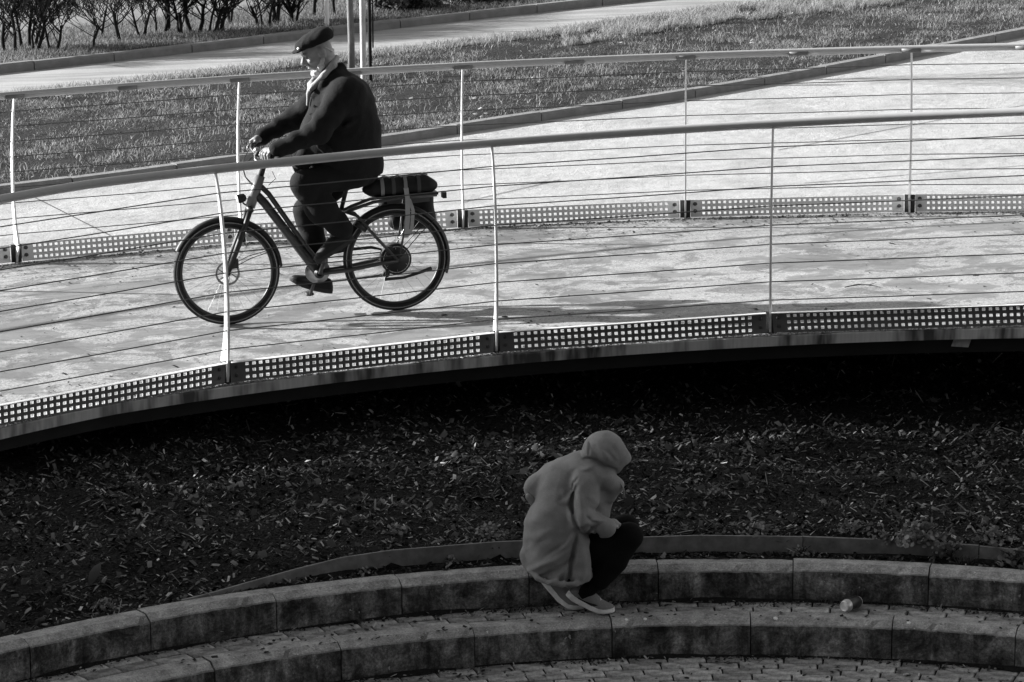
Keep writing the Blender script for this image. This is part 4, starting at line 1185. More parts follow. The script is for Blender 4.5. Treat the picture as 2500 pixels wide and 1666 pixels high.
B.cap((.35, 16.0, -.05), (.25, 16.0, -.40), .10, .12, .04).cap((.22, 16.05, -.05), (.355, 15.95, -.04), .05, .05, .03)
B.chain([(.36, 15.93, -.05), (.355, 15.86, -.22), (.475, 15.872, -.286), (.50, 15.885, -.278)], [.045, .04, .028, .022], .02)
B.chain([(.205, 16.06, -.09), (.125, 16.06, -.14), (.20, 16.22, -.21)], [.045, .038, .03], .02)
B.cap((.078, 15.995, -.150), (.104, 16.0, -.188), .016, .020, .012)                                      # bare elbow
B.ell((.515, 15.895, -.272), (.030, .022, .026), .015)                                                 # right hand with curled fingers
for i in range(4): B.chain([(.528, 15.885 + i * .014, -.262 - i * .004), (.550, 15.893 + i * .014, -.278 - i * .004), (.540, 15.905 + i * .013, -.30 - i * .003)], [.0095, .0085, .0075], .005)
B.chain([(.505, 15.875, -.265), (.525, 15.868, -.282), (.540, 15.878, -.292)], [.010, .009, .008], .006)
B.chain([(.27, 15.99, -.45), (.60, 15.937, -.355), (.44, 15.927, -.575)], [.07, .05, .035], .02).chain([(.27, 16.03, -.45), (.59, 16.13, -.36), (.28, 16.03, -.63)], [.07, .05, .035], .02)
B.chain([(.435, 15.925, -.575), (.392, 15.93, -.63), (.352, 15.94, -.655)], [.032, .028, .022], .01).chain([(.28, 16.03, -.60), (.235, 16.03, -.65)], [.033, .03], .01)
place(B.mesh('body', dark_skin), 'body')
m = MB(); m.tube([(.555, 15.91, -.065), (.570, 15.905, -.09), (.574, 15.905, -.12), (.568, 15.91, -.14)], [.004, .0045, .004, .005], 6); o = m.build('drawstring', jersey, PX, True); o.location = OFF
m = MB()
for q, rr in (([(.440, 15.925, -.57), (.395, 15.93, -.635), (.352, 15.94, -.668)], [.044, .039, .036]), ([(.285, 16.03, -.58), (.23, 16.03, -.64), (.205, 16.03, -.665)], [.046, .040, .036])): m.tube(q, rr, 12)
o = m.build('socks', trouser, PX, True); o.location = OFF
shoe_up = cloth('grey_shoe_mesh', .22, .3, 300); sole_w = simple('white_foam_sole', .78, .7, .3, .25, 30); lace = simple('pale_laces', .65, .8, .2, .1, 60)
def shoe_at(pts, lat, name, fl):
    o = loft_shoe(PX, pts, lat, 1.1, shoe_up, sole_w, name, lace, fl, 1.12); o.location = OFF; return o
shoe_at([(.272, 15.955, -.668), (.31, 15.95, -.698), (.375, 15.94, -.730), (.44, 15.928, -.753), (.48, 15.92, -.7565), (.525, 15.912, -.750)], (.18, .98, 0), 'shoe', (simple('black_shoe_mark', .012, .5, .3, 0), -1))
shoe_at([(.135, 16.035, -.603), (.18, 16.03, -.658), (.235, 16.02, -.718), (.285, 16.01, -.750), (.33, 16.0, -.7565), (.375, 15.99, -.751)], (.18, .98, 0), 'shoe', None)

# ------------------------------------------------------------------ cyclist (local: +x forward, +y left, +z up)
RB = (-1.3156, 20.6832, -.132); RROT = (0, .0369, math.atan2(-.2090, -.9779))
RP = empty('person', RB, RROT); tag(RP, 'person in dark coat and black flat cap riding the bicycle', 'person')
coat = cloth('dark_wool_coat', .009, .35, 300); coat_in = cloth('pale_shirt', .32, .2); rtrs = cloth('charcoal_trousers', .009, .3)
rskin = skin_mat('weathered_skin', .25)
J = SDF((-.62, -.48, .84), (.34, .48, 1.80), .0075)
J.cap((-.275, 0, 1.04), (-.27, 0, 1.22), .232, .238, 0, flat=((0, 1, 0), .95))
J.cap((-.27, 0, 1.22), (-.262, 0, 1.40), .236, .205, .05)
J.cap((-.25, 0, 1.40), (-.215, 0, 1.56), .18, .10, .06)
J.cap((-.285, -.14, 1.47), (-.285, .14, 1.47), .135, .135, .05)
J.ell((-.33, 0, 1.40), (.15, .19, .17), .05)
J.ell((-.12, 0, 1.18), (.15, .19, .20), .05)
for s, el, wr_ in ((1, (-.055, .315, 1.285), (.215, .285, 1.180)), (-1, (-.005, -.315, 1.300), (.232, -.285, 1.192))):
    J.chain([(-.245, .185 * s, 1.485), el], [.098, .078], .045, wr=(.004, 43, 1.0 + s))
    J.chain([el, wr_], [.076, .052], .025, wr=(.005, 58, 2.0 + s))
    J.cap(el, (el[0] - .02, el[1], el[2] - .015), .07, .06, .03)
    J.chain([(wr_[0] - .022, wr_[1], wr_[2] + .008), wr_], .055, .008)
J.chain([(-.01, .06, 1.15), (.035, .10, 1.05), (.05, .11, .99)], [.05, .05, .035], .04)
J.chain([(-.02, -.06, 1.15), (.02, -.10, 1.05), (.03, -.11, .99)], [.05, .05, .035], .04)
J.cap((-.40, .02, 1.0), (-.42, 0, .93), .12, .10, .05)
J.chain([(-.275, 0, 1.645), (-.225, .085, 1.61), (-.14, .088, 1.56), (-.075, .05, 1.48)], [.030, .028, .026, .018], .02)
J.chain([(-.275, 0, 1.645), (-.225, -.085, 1.61), (-.14, -.088, 1.56), (-.075, -.05, 1.48)], [.030, .028, .026, .018], .02)
J.cap((-.15, 0, 1.72), (-.165, 0, 1.60), .062, .060, .01, sub=True)
J.chain([(.0, .012, 1.44), (.02, .012, 1.30)], .012, .02, sub=True)
for pts, r in (([(-.05, .22, 1.44), (-.10, .26, 1.40), (-.17, .29, 1.36)], .010), ([(-.02, .24, 1.39), (-.08, .285, 1.34)], .009), ([(-.12, .20, 1.12), (-.07, .215, 1.18), (-.02, .21, 1.26)], .014), ([(-.20, .21, 1.08), (-.13, .225, 1.15), (-.06, .23, 1.22)], .012), ([(-.35, .2, 1.34), (-.25, .245, 1.30)], .012), ([(-.42, .17, 1.20), (-.33, .22, 1.24)], .012)): J.chain(pts, r, .02)
J.cut(lambda X, Y, Z: (.925 + .13 * np.clip(X + .22, 0, .4) + .012 * np.sin(9 * X + 11 * Y)) - Z)
J.warp(lambda X, Y, Z: .003 * np.sin(31 * X + 2.5 * np.sin(19 * Z + 7 * Y)) * np.sin(27 * Z + 2.2 * np.sin(23 * X + 5 * Y)))
put('coat', J.mesh('coat', coat), RP)
S = SDF((-.30, -.16, 1.32), (.06, .16, 1.76), .006)
S.chain([(-.248, 0, 1.715), (-.212, .076, 1.682), (-.142, .084, 1.612), (-.08, .050, 1.545), (-.055, .018, 1.51)], [.020, .021, .021, .020, .014], .012)
S.chain([(-.235, 0, 1.695), (-.20, -.066, 1.665), (-.13, -.068, 1.60), (-.07, -.03, 1.545)], [.020, .020, .020, .022], .012)
S.chain([(-.075, .0, 1.54), (-.050, .012, 1.49), (-.038, .014, 1.42)], [.028, .014, .010], .015)
S.chain([(-.095, .05, 1.555), (-.055, .062, 1.525)], [.018, .012], .008)
put('shirt', S.mesh('shirt', coat_in), RP)
T = SDF((-.52, -.30, .20), (.18, .30, 1.14), .008)
T.chain([(-.37, 0, .98), (-.27, 0, .99)], [.13, .13], .04)
for s in (1, -1):
    hip = (-.31, .10 * s, .965)
    if s > 0: kn, md, an = (.032, .145, .925), (-.075, .135, .745), (-.205, .125, .605)
    else: kn, md, an = (-.015, -.135, .695), (-.042, -.125, .49), (-.066, -.12, .285)
    T.chain([hip, kn], [.108, .088], .04, wr=(.003, 40, s))
    T.chain([kn, md, an], [.090, .100, .072] if s > 0 else [.088, .080, .068], .03, wr=(.006, 48, 1 + s))
    T.chain([(kn[0], kn[1] + .07 * s, kn[2] - .02), (kn[0] - .14, kn[1] + .075 * s, kn[2] + .01)], .012, .02)
put('trousers', T.mesh('trousers', rtrs), RP)

# body: head with features, neck, hidden trunk and limbs, two hands with fingers
fh = np.array([math.cos(math.radians(24)), 0, -math.sin(math.radians(24))]); uh = np.array([math.sin(math.radians(24)), 0, math.cos(math.radians(24))]); lh = np.array([0, 1.0, 0]); HC = np.array([-.128, 0, 1.768])
HR = [fh, lh, uh]
def hd(f, l, u): return tuple(HC + fh * f + lh * l + uh * u)
B = SDF((-.46, -.40, .22), (.40, .40, 1.90), .005)
B.ell(HC + uh * .015, (.100, .078, .100), 0, HR)
B.ell(hd(.035, 0, -.055), (.062, .060, .070), .03, HR)                 # lower face
B.ell(hd(.070, 0, -.098), (.028, .034, .024), .025, HR)                # chin
B.chain([hd(-.02, .058, -.075), hd(.06, .035, -.10)], [.022, .018], .02).chain([hd(-.02, -.058, -.075), hd(.06, -.035, -.10)], [.022, .018], .02)
B.chain([hd(.098, 0, .012), hd(.120, 0, -.026), hd(.116, 0, -.036)], [.011, .016, .015], .010)   # nose
B.ell(hd(.105, .014, -.036), (.012, .010, .009), .006, HR).ell(hd(.105, -.014, -.036), (.012, .010, .009), .006, HR)
B.chain([hd(.088, .045, .020), hd(.099, .012, .022)], [.011, .011], .008).chain([hd(.088, -.045, .020), hd(.099, -.012, .022)], [.011, .011], .008)   # brow
for s in (1, -1):
    B.ell(hd(.088, .034 * s, -.002), (.018, .017, .011), .008, HR, sub=True)
    B.ell(hd(.079, .033 * s, -.002), (.013, .013, .013), .003, HR)
    B.ell(hd(.072, .048 * s, -.030), (.022, .020, .017), .014, HR)       # cheekbone
    B.ell(hd(-.012, .079 * s, -.012), (.026, .015, .036), .006, HR)      # ear
    B.ell(hd(-.004, .094 * s, -.008), (.013, .009, .021), .003, HR, sub=True)
B.chain([hd(.100, .020, -.066), hd(.106, 0, -.064), hd(.100, -.020, -.066)], .0045, .003, sub=True)
B.chain([hd(.099, .016, -.073), hd(.104, 0, -.074), hd(.099, -.016, -.073)], .007, .005)
B.cap(hd(-.03, 0, -.07), (-.215, 0, 1.55), .058, .065, .03)
B.cap((-.23, 0, 1.52), (-.29, 0, 1.05), .10, .12, .05).cap((-.24, -.16, 1.48), (-.24, .16, 1.48), .05, .05, .04)
B.chain([(-.245, .18, 1.47), (-.055, .30, 1.288), (.235, .283, 1.178)], [.05, .042, .030], .03).chain([(-.245, -.18, 1.47), (-.005, -.30, 1.30), (.248, -.283, 1.190)], [.05, .042, .030], .03)
for s in (1, -1):
    if s > 0: kn, an, ft = (.032, .14, .925), (-.205, .122, .605), (-.235, .122, .575)
    else: kn, an, ft = (-.015, -.13, .695), (-.070, -.12, .27), (-.095, -.12, .215)
    B.chain([(-.31, .09 * s, .97), kn, an, ft], [.07, .05, .035, .032], .03)
# handlebar grips run from (.315,.18) to (.215,.335); fingers close around them
GR = {}
for s, dz in ((1, 0.0), (-1, .012)):
    g0 = np.array([.315, .17 * s, 1.150 + dz]); g1 = np.array([.222, .335 * s, 1.128 + dz]); GR[s] = (g0, g1)
    ax = (g1 - g0) / np.linalg.norm(g1 - g0); up = np.array([0, 0, 1.0]); fw = np.cross(up, ax) * (-1 if s > 0 else 1); fw /= np.linalg.norm(fw)
    if fw[0] < 0: fw = -fw
    c = g0 + (g1 - g0) * .52
    wrist = np.array([.232, .285 * s, 1.180 + dz])
    B.cap(wrist, c + up * .030 - ax * 0, .029, .032, .015, flat=((0, 0, 1), .8))
    B.cap(c + up * .030 - ax * .03, c + up * .030 + ax * .03, .022, .020, .012)
    for i in range(4):
        b = c + ax * (-.036 + .024 * i); ln = (1.0, 1.08, 1.04, .86)[i] if s else 1
        B.chain([tuple(b + up * .034 + fw * .012), tuple(b + up * .018 + fw * .036 * ln), tuple(b - up * .014 + fw * .034 * ln), tuple(b - up * .026 + fw * .010)], [.0125, .0115, .0105, .009], .004)
    B.chain([tuple(c - ax * .03 + up * .022 - fw * .012), tuple(c - ax * .055 + up * .006 + fw * .0), tuple(c - ax * .075 - up * .004 + fw * .016)], [.014, .012, .010], .006)
put('body', B.mesh('body', rskin), RP)
# white beard and moustache, hair at the back of the head, eyebrows
K = SDF((-.28, -.12, 1.54), (.06, .12, 1.84), .005)
K.chain([hd(-.002, .062, -.050), hd(.03, .055, -.090), hd(.075, .030, -.118), hd(.085, 0, -.125)], [.016, .022, .024, .026], .012)
K.chain([hd(-.002, -.062, -.050), hd(.03, -.055, -.090), hd(.075, -.030, -.118), hd(.085, 0, -.125)], [.016, .022, .024, .026], .012)
K.chain([hd(.105, 0, -.055), hd(.098, .026, -.064), hd(.080, .036, -.085)], [.009, .009, .010], .006).chain([hd(.105, 0, -.055), hd(.098, -.026, -.064), hd(.080, -.036, -.085)], [.009, .009, .010], .006)
K.chain([hd(-.045, .070, .01), hd(-.075, .045, -.03), hd(-.088, 0, -.04), hd(-.075, -.045, -.03), hd(-.045, -.070, .01)], [.004, .008, .010, .008, .004], .010)
K.warp(lambda X, Y, Z: .0025 * np.sin(160 * X + 40 * Z) * np.sin(170 * Z + 90 * Y))
put('beard', K.mesh('beard', simple('white_hair', .46, .85, .2, .25, 120, .6, 250, .004)), RP)
for s in (1, -1):
    m = MB(); p = [Vector(hd(.098, .012 * s, .024)), Vector(hd(.100, .028 * s, .029)), Vector(hd(.087, .046 * s, .022))]; m.tube(p, [.004, .006, .003], 6); m.build('eyebrow', simple('grey_brow', .18, .9, .2, 0), RP, True)
    m = MB(); m.lathe([(0, .0125), (.006, .011), (.0105, .006), (.0125, 0), (.0105, -.006), (0, -.0125)], hd(.0825, .033 * s, -.002), tuple(fh), 12); m.build('eye', simple('dark_eye', .06, .2, .5, 0), RP, True)
# flat cap
cpf = np.array([math.cos(math.radians(19)), 0, -math.sin(math.radians(19))]); cpu = np.array([math.sin(math.radians(19)), 0, math.cos(math.radians(19))]); CC = np.array([-.105, 0, 1.822]); CRt = [cpf, lh, cpu]
def cp(f, l, u): return tuple(CC + cpf * f + lh * l + cpu * u)
Q = SDF((-.29, -.15, 1.70), (.10, .15, 1.95), .0055)
Q.ell(cp(-.012, 0, .012), (.124, .104, .062), 0, CRt).ell(cp(-.055, 0, .022), (.085, .100, .062), .02, CRt).ell(cp(.06, 0, .012), (.07, .075, .040), .02, CRt)
Q.cut(lambda X, Y, Z: -((X - CC[0]) * cpu[0] + (Z - CC[2]) * cpu[2] + .010))
Q.ell(cp(.105, 0, -.006), (.055, .070, .010), .008, CRt)
Q.warp(lambda X, Y, Z: .0016 * np.sin(70 * X + 2 * np.sin(50 * Y)) * np.sin(60 * Y + 40 * Z))
put('flat_cap', Q.mesh('flat_cap', cloth('black_wool_cap', .010, .3, 260)), RP)
m = MB(); m.lathe([(0, .004), (.010, .003), (.012, 0), (.010, -.002)], cp(.112, .052, .014), (.45, .6, .65), 12); m.build('cap_badge', simple('pale_badge', .7, .4, .5, 0), RP, True)
blk = simple('black_shoe_leather', .010, .55, .25, .2, 30)
loft_shoe(RP, [(-.285, .122, .525), (-.22, .124, .487), (-.15, .127, .452), (-.09, .13, .424), (-.05, .132, .404), (-.015, .134, .392)], (0, 1, 0), 1.06, blk, simple('dark_rubber_sole', .03, .8, .2, 0), 'shoe', None, None, 1.4)
loft_shoe(RP, [(-.150, -.12, .128), (-.09, -.122, .140), (-.02, -.125, .160), (.05, -.128, .190), (.09, -.13, .212), (.130, -.132, .238)], (0, 1, 0), 1.06, blk, simple('dark_rubber_sole', .03, .8, .2, 0), 'shoe', None, None, 1.4)

# ================================================================== BICYCLE
BK = empty('bicycle', RB, RROT); tag(BK, 'dark step-through electric bicycle ridden by the cyclist in the flat cap', 'bicycle')
frame_m = simple('satin_graphite_frame', .035, .35, .5, .1, 10); blackm = simple('black_bike_parts', .014, .5, .4, 0); steel = simple('bare_steel', .45, .3, .5, .05, 60, metal=.9)
lightfork = simple('grey_head_tube', .16, .4, .5, .1, 20)
def part(name, mat, fn, parent=BK, smooth=True):
    m = MB(); fn(m); return m.build(name, mat, parent, smooth)
def wheel(x, rot, hub_r, hub_w, disc_r):
    w = empty('wheel', (x, 0, .352)); w.parent = BK
    def ring(R, n=72): return [(R * math.cos(6.28319 * i / n), 0, R * math.sin(6.28319 * i / n)) for i in range(n)]
    part('tyre', MAT['black'], lambda m: m.tube(ring(.331), .021, 12, closed=True), w)
    part('rim', simple('black_rim', .02, .4, .5, 0), lambda m: m.tube(ring(.303), .011, 8, closed=True, flat=1.1), w)
    for s in (1, -1): part('reflective_band', simple('grey_reflective_band', .30, .5, .5, 0), lambda m: m.strip([[(r * math.cos(a), s * (.0205 if r < .330 else .0213), r * math.sin(a)) for r in (.3285, .3345)] for a in [6.28319 * i / 72 for i in range(73)]]), w)
    part('hub', blackm, lambda m: m.lathe([(.012, -.06), (.02, -.055), (hub_r, -hub_w), (hub_r, hub_w), (.02, .055), (.012, .06)], (0, 0, 0), (0, 1, 0), 24), w)
    def sp(m):
        N = 28
        for i in range(N):
            a = 6.28319 * (i + rot) / N; s = 1 if i % 2 else -1; tw = (.55 if (i // 2) % 2 else -.55) * (1.0 if hub_r < .05 else .45)
            m.tube([(hub_r * .92 * math.cos(a + tw), s * min(hub_w, .03), hub_r * .92 * math.sin(a + tw)), (.296 * math.cos(a), s * .004, .296 * math.sin(a))], .0011, 4, cap=False)
    part('spokes', steel, sp, w)
    def disc(m):
        n = 48
        for a, b, y in ((disc_r - .013, disc_r, .045),):
            m.strip([[(r * math.cos(t) , y + q, r * math.sin(t)) for r, q in ((a, 0), (b + (.002 if i % 2 else 0), 0), (b + (.002 if i % 2 else 0), .002), (a, .002), (a, 0))] for i, t in enumerate([6.28319 * i / n for i in range(n + 1)])])
        for i in range(6):
            t = 6.28319 * i / 6; m.tube([(.018 * math.cos(t), .046, .018 * math.sin(t)), ((disc_r - .008) * math.cos(t + .5), .046, (disc_r - .008) * math.sin(t + .5))], .0035, 4)
    part('brake_disc', simple('disc_steel', .2 if x > 0 else .5, .4, .5, 0), disc, w)
    return w
wheel(.559, .3, .022, .03, .08)
wheel(-.569, .8, .102, .045, .088)
def arc(cx, R, a0, a1, n=28): return [(cx + R * math.cos(math.radians(a0 + (a1 - a0) * i / n)), 0, .352 + R * math.sin(math.radians(a0 + (a1 - a0) * i / n))) for i in range(n + 1)]
def guard(cx, a0, a1):
    def fn(m):
        rows = []
        for x, y, z in arc(cx, .366, a0, a1):
            d = Vector((x - cx, 0, z - .352)).normalized(); c = Vector((x, 0, z))
            rows.append([c + Vector((0, .029, 0)) - d * .016, c + Vector((0, .022, 0)) + d * .0, c + d * .006, c + Vector((0, -.022, 0)), c + Vector((0, -.029, 0)) - d * .016])
        m.strip(rows); m.strip([[p - (Vector((0, p.y, 0))) * .06 - Vector((0, 0, .0018)) for p in r][::-1] for r in rows])
    return fn
part('mudguard', blackm, guard(.559, 100, 190 - 12))
part('mudguard', blackm, guard(.559, 28, 102))
part('mudguard', blackm, guard(-.569, 12, 200)) 
# frame tubes
part('head_tube', lightfork, lambda m: m.tube([(.296, 0, .975), (.335, 0, .88), (.378, 0, .772)], [.030, .034, .032], 14))
part('down_tube', frame_m, lambda m: m.tube([(.325, 0, .845), (.28, 0, .79), (.06, 0, .455), (-.045, 0, .300)], [.036, .037, .038, .036], 14, flat=.8))
part('top_tube', frame_m, lambda m: m.tube([(.308, 0, .915), (.25, 0, .85), (.05, 0, .520), (-.06, 0, .36)], [.019, .018, .017, .016], 10))
part('seat_tube', frame_m, lambda m: m.tube([(-.05, 0, .30), (-.13, 0, .46), (-.215, 0, .69), (-.225, 0, .715)], [.022, .020, .019, .021], 12))
part('seat_post', blackm, lambda m: m.tube([(-.222, 0, .70), (-.265, 0, .84), (-.285, 0, .905)], .0145, 10))
part('saddle', blackm, lambda m: m.tube([(-.47, 0, .930), (-.44, 0, .935), (-.36, 0, .938), (-.27, 0, .930), (-.20, 0, .925), (-.165, 0, .918)], [.05, .085, .075, .04, .026, .014], 14, flat=.32))
part('bottom_bracket', blackm, lambda m: m.lathe([(.02, -.045), (.035, -.04), (.035, .04), (.02, .045)], (-.050, 0, .300), (0, 1, 0), 20))
for s in (1, -1):
    part('chain_stay', frame_m, lambda m: m.tube([(-.06, .03 * s, .298), (-.25, .055 * s, .31), (-.45, .07 * s, .338), (-.575, .072 * s, .348)], [.016, .015, .014, .011], 10))
    part('seat_stay', frame_m, lambda m: m.tube([(-.225, .02 * s, .705), (-.32, .06 * s, .668), (-.45, .072 * s, .50), (-.572, .074 * s, .352)], [.012, .011, .0105, .010], 8))
    part('rack_stay', frame_m, lambda m: m.tube([(-.225, .02 * s, .69), (-.30, .055 * s, .715), (-.43, .065 * s, .752), (-.60, .065 * s, .765), (-.86, .06 * s, .765)], [.013, .012, .0115, .010, .009], 8))
    part('rack_leg', frame_m, lambda m: m.tube([(-.585, .075 * s, .37), (-.63, .075 * s, .56), (-.66, .065 * s, .765)], .007, 8))
    part('fork_leg', blackm, lambda m: m.tube([(.385, .052 * s, .762), (.42, .056 * s, .67), (.48, .058 * s, .53), (.556, .058 * s, .357)], [.017, .018, .020, .016], 10))
    part('guard_stay', blackm, lambda m: m.tube([(.548, .06 * s, .375), (.40, .045 * s, .44), (.225, .028 * s, .48)], .0028, 5))
    part('guard_stay', blackm, lambda m: m.tube([(-.58, .07 * s, .36), (-.74, .05 * s, .52), (-.85, .03 * s, .60)], .003, 5))
part('fork_crown', frame_m, lambda m: m.tube([(.380, -.062, .758), (.386, 0, .768), (.380, .062, .758)], [.018, .024, .018], 10))
part('stem', blackm, lambda m: m.tube([(.296, 0, .97), (.275, 0, 1.03), (.268, 0, 1.075), (.300, 0, 1.105)], [.019, .018, .018, .017], 10))
def bar(m):
    L = [(.30, 0, 1.11), (.318, .05, 1.12), (.335, .10, 1.145), (.325, .15, 1.152)] + [tuple(GR[1][0]), tuple(GR[1][1] + (GR[1][1] - GR[1][0]) * .12)]
    R = [(x, -y, z + (.006 if i > 2 else 0)) for i, (x, y, z) in enumerate(L[:4])] + [tuple(GR[-1][0]), tuple(GR[-1][1] + (GR[-1][1] - GR[-1][0]) * .12)]
    m.tube(R[::-1] + L[1:], .0115, 10)
part('handlebar', blackm, bar)
for s in (1, -1):
    g0, g1 = GR[s]; part('grip', MAT['black'], lambda m: m.tube([g0 * .75 + g1 * .25, g0 * .4 + g1 * .6, g1 * 1.05 - g0 * .05, g1 * 1.16 - g0 * .16], [.016, .0175, .019, .015], 12))
    part('brake_lever', steel, lambda m: m.tube([g0 + np.array([.03, -.01 * s, -.012]), g0 * .8 + g1 * .2 + np.array([.055, 0, -.03]), g0 * .45 + g1 * .55 + np.array([.06, 0, -.045])], [.007, .006, .005], 8))
    part('brake_mount', blackm, lambda m: m.tube([g0 + np.array([.0, 0, .0]), g0 + np.array([.035, -.012 * s, -.014])], [.016, .011], 8))
part('display', blackm, lambda m: m.box(.27, .335, .02, .075, 1.135, 1.15), smooth=False)
part('bell', steel, lambda m: m.lathe([(.0, .022), (.014, .019), (.02, .008), (.021, 0)], (.325, .11, 1.16), (0, 0, 1), 14))
part('brake_cable', blackm, lambda m: (m.tube([(.36, .13, 1.12), (.42, .08, 1.06), (.40, .04, .98), (.35, .02, .92)], .0028, 6), m.tube([(.35, -.13, 1.13), (.41, -.06, 1.05), (.395, -.03, .97), (.345, -.02, .90)], .0028, 6), m.tube([(.22, .0, 1.0), (.20, .01, .95), (.25, .015, .91)], .0025, 5)))
lampo = part('headlamp', blackm, lambda m: (m.lathe([(.012, -.035), (.026, -.025), (.030, .0), (.030, .022)], (.435, 0, .835), (.96, 0, -.2), 18), m.tube([(.39, 0, .775), (.42, 0, .80), (.43, 0, .82)], .006, 6)))
part('lamp_glass', simple('clear_lamp_lens', .8, .1, .6, 0), lambda m: m.lathe([(.028, .0), (.024, .008), (0, .011)], (.457, 0, .8305), (.96, 0, -.2), 18), lampo)
# drivetrain: crank, pedals, chain case, cassette, derailleur
BBP = np.array([-.050, 0, .300]); LPd = np.array([-.104, 0, .463]); RPd = np.array([.004, 0, .139])
for s, P in ((1, LPd), (-1, RPd)):
    cr = part('crank', frame_m, lambda m: m.tube([BBP + [0, .062 * s, 0], P + [0, .072 * s, 0]], [.015, .011], 8))
    part('pedal', blackm, lambda m: m.tube([P + [0, .075 * s, 0], P + [0, .085 * s, 0], P + [0, .165 * s, 0]], [.008, .03, .03], 8, flat=.4), cr)
part('chainring', steel, lambda m: m.lathe([(.03, -.052), (.082, -.051), (.084, -.048), (.03, -.047)], tuple(BBP), (0, 1, 0), 36))
part('chain_case', blackm, lambda m: m.tube([(.01, -.062, .355), (-.10, -.062, .405), (-.28, -.062, .425), (-.42, -.062, .428), (-.50, -.062, .405)], [.016, .022, .022, .022, .012], 8, flat=.5))
part('chain', blackm, lambda m: (m.tube([(-.05, -.05, .218), (-.30, -.06, .225), (-.50, -.065, .236)], .0042, 5), m.tube([(-.05, -.05, .382), (-.57, -.06, .392)], .0042, 5)))
part('cassette', steel, lambda m: m.lathe([(.02, -.075), (.038, -.073), (.05, -.066), (.05, -.052), (.02, -.05)], (-.569, 0, .352), (0, 1, 0), 24))
part('derailleur', blackm, lambda m: (m.tube([(-.572, -.085, .335), (-.56, -.09, .28), (-.52, -.085, .235)], [.014, .012, .014], 8), m.lathe([(.024, -.006), (.024, .006)], (-.515, -.08, .236), (0, 1, 0), 14)))
part('kickstand', blackm, lambda m: m.tube([(-.50, .085, .30), (-.48, .10, .235), (-.60, .11, .238), (-.70, .112, .262), (-.79, .113, .288)], [.014, .013, .009, .010, .013], 8))
part('brake_caliper', blackm, lambda m: m.box(-.545, -.50, .035, .065, .395, .445), smooth=False)
part('brake_caliper', blackm, lambda m: m.box(.485, .535, .035, .068, .385, .445), smooth=False)
part('frame_lock', blackm, lambda m: m.tube([(-.30, .065, .62), (-.335, .07, .60), (-.37, .065, .565)], [.016, .02, .014], 8))
part('tail_lamp', blackm, lambda m: m.box(-.93, -.905, -.035, .035, .735, .775), smooth=False)
part('rack_deck', blackm, lambda m: (m.box(-.87, -.45, -.062, .062, .768, .782)), smooth=False)
# bags on the carrier
bagm = cloth('black_bag_nylon', .012, .3, 260, .6)
b = empty('rolled_bag', RB, RROT); tag(b, 'black rolled bag strapped on top of the bicycle carrier', 'bag')
Z = SDF((-.95, -.14, .74), (-.32, .14, .96), .0065)
Z.cap((-.445, .0, .832), (-.805, .0, .828), .056, .056, 0, wr=(.003, 30, 0)).cap((-.46, 0, .862), (-.79, 0, .866), .034, .034, .015).cap((-.405, 0, .83), (-.40, 0, .83), .032, .03, .02).cap((-.84, 0, .825), (-.845, 0, .825), .036, .034, .02)
for x in (-.51, -.62, -.72): Z.cap((x, .0, .83), (x - .002, 0, .83), .0475, .0475, .0, sub=False)
put('roll', Z.mesh('roll', bagm), b)
for x, mt in ((-.50, 'pale'), (-.575, 'dark'), (-.655, 'pale'), (-.745, 'dark')):
    m = MB(); rows = []
    for i in range(25):
        a = 6.28319 * i / 24; yy, zz = math.sin(a), math.cos(a); R = .060; top = .012 if zz > .3 else 0
        rows.append([(x - .012, yy * R, .83 + zz * R + top), (x + .012, yy * R, .83 + zz * R + top)])
    m.strip(rows); m.build('strap', simple('grey_webbing', .20 if mt == 'pale' else .06, .8, .2, 0), b, True)
m = MB()
for x0, x1 in ((-.48, -.56), (-.58, -.64), (-.66, -.73), (-.75, -.81)): m.tube([(x0, .012, .892), ((x0 + x1) / 2, -.012, .905), (x1, .012, .897)], .0075, 7)
m.build('lashing', simple('grey_lashing', .30, .6, .4, 0), b, True)
m = MB(); m.strip([[(x - .016, y, z), (x + .016, y, z)] for x, y, z in ((-.655, .058, .83), (-.657, .088, .76), (-.652, .09, .64), (-.640, .088, .54), (-.635, .085, .50))]); m.strip([[(x - .012, y, z), (x + .012, y, z)] for x, y, z in ((-.67, .064, .76), (-.69, .089, .68), (-.675, .089, .56), (-.645, .087, .51))]); m.build('tension_strap', simple('pale_webbing', .30, .8, .2, .1, 30), b, True)
b = empty('pannier_bag', RB, RROT); tag(b, 'black pannier bag hanging on the far side of the rear wheel', 'bag')
Z = SDF((-.95, -.28, .44), (-.42, -.03, .82), .0075)
Z.cap((-.56, -.155, .70), (-.80, -.155, .72), .06, .06, 0, flat=((0, 1, 0), .85)).cap((-.62, -.155, .575), (-.81, -.155, .575), .062, .068, .05, flat=((0, 1, 0), .85)).cap((-.82, -.155, .72), (-.82, -.155, .60), .05, .055, .04, flat=((0, 1, 0), .85))
put('bag_body', Z.mesh('bag_body', bagm), b)
m = MB(); m.strip([[(x, -.098, z - .02), (x, -.098, z + .02)] for x, z in ((-.84, .72), (-.7, .715), (-.55, .70))]); m.build('flap_strap', simple('grey_webbing', .1, .8, .2, 0), b)

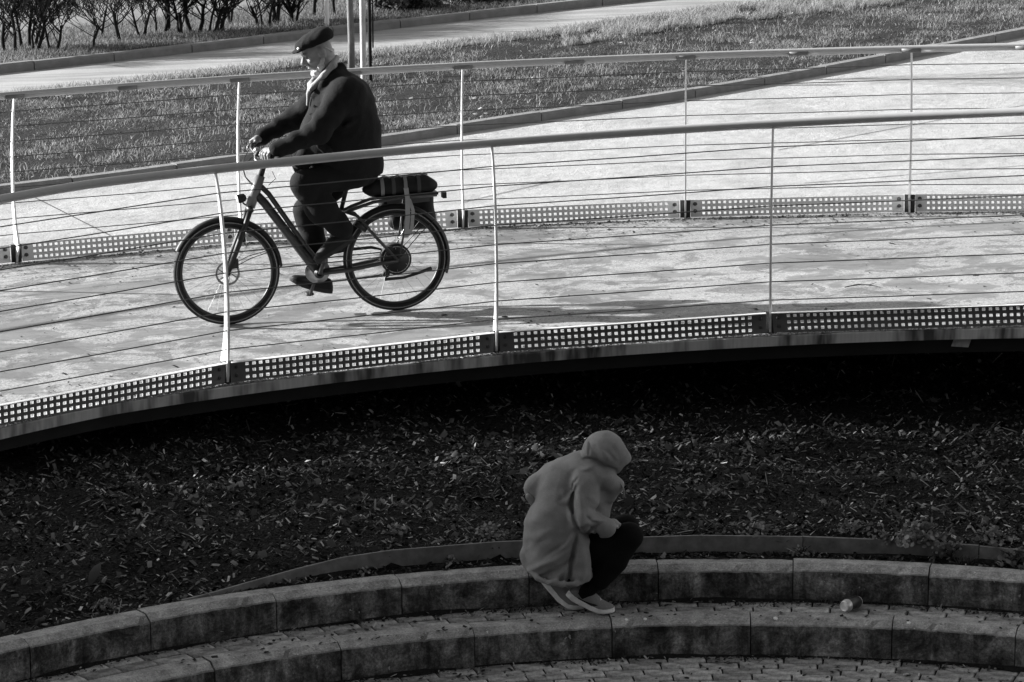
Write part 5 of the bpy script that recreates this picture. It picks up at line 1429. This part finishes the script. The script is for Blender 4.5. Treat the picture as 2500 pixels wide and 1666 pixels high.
# ================================================================== added unseen walkway left of the view that shades the steps
WK = empty('shade_blocker', (-17, 20, -1.6)); tag(WK, 'added unseen concrete walkway left of the picture that shades the steps', 'blocker')
conc = simple('blocker_concrete', .3, .85, .25, .2, 2, .4, 20, .02); off = Vector(WK.location)
ca, sa = math.cos(SUN_AZ), math.sin(SUN_AZ); TAN = math.tan(SUN_EL)
def ray_pt(c, w, s): return Vector((ca * s - sa * c, sa * s + ca * c, w - TAN * s))
def panel(name, poly, s0, th=.3):
    m = MB(); n = len(poly); A = [ray_pt(c, w, s0) - off for c, w in poly]; Bq = [ray_pt(c, w, s0) + Vector((ca, sa, 0)) * -th - off for c, w in poly]
    m.v = [tuple(p) for p in A + Bq]; m.f = [tuple(range(n))[::-1], tuple(range(n, 2 * n))]
    for i in range(n): j = (i + 1) % n; m.f.append((i, j, n + j, n + i))
    return m.build(name, conc, WK)
S0 = -16.0
panel('blocker_wall', [(5, -7.2), (16.30, -7.2), (16.30, -2.62), (16.72, -2.50), (17.14, -2.31), (17.572, -2.06), (17.572, -.85), (5, -.85)], S0)
panel('blocker_panel', [(17.622, -2.01), (18.0, -1.80), (18.428, -1.48), (18.428, -.85), (17.622, -.85)], S0)  # gaps between the added panels let sun through to the near posts
panel('blocker_panel', [(18.462, -1.43), (18.72, -1.12), (18.83, -.95), (18.83, -.86), (18.462, -.86)], S0)
bmb = panel('beam', [(16.0, -.97), (18.83, -.95), (18.83, -.87), (16.0, -.87)], S0 - .3, .12)  # invented link between the shading panels
m = MB(); p0, p1 = ray_pt(16.2, -1.0, S0) - off, ray_pt(19.3, -.98, S0) - off
m.tube([p0 + Vector((-.4, 0, .2)), p1 + Vector((-.4, 0, .2))], .05, 8); m.build('handrail', MAT['rail'], WK)  # rail belongs to the added blocker

# unseen tall building behind the photographer, added to cut off sky light
BD = empty('added_building', (0, -4, -1.6)); tag(BD, 'unseen dark brick building behind the photographer', 'added_building')
brick = simple('dark_brick_facade', .06, .85, .2, .2, 3, .3, 20, .01); glass = simple('dark_window_glass', .03, .15, .5, 0)
m = MB(); m.box(-30, 34, -14, 0, 0, 38); m.build('wall', brick, BD)
for fl in range(12):
    for k in range(16):
        m = MB(); x = -28 + k * 3.9; m.box(x, x + 1.6, -.1, .02, 2.0 + fl * 3, 3.7 + fl * 3); m.build('window', glass, BD)
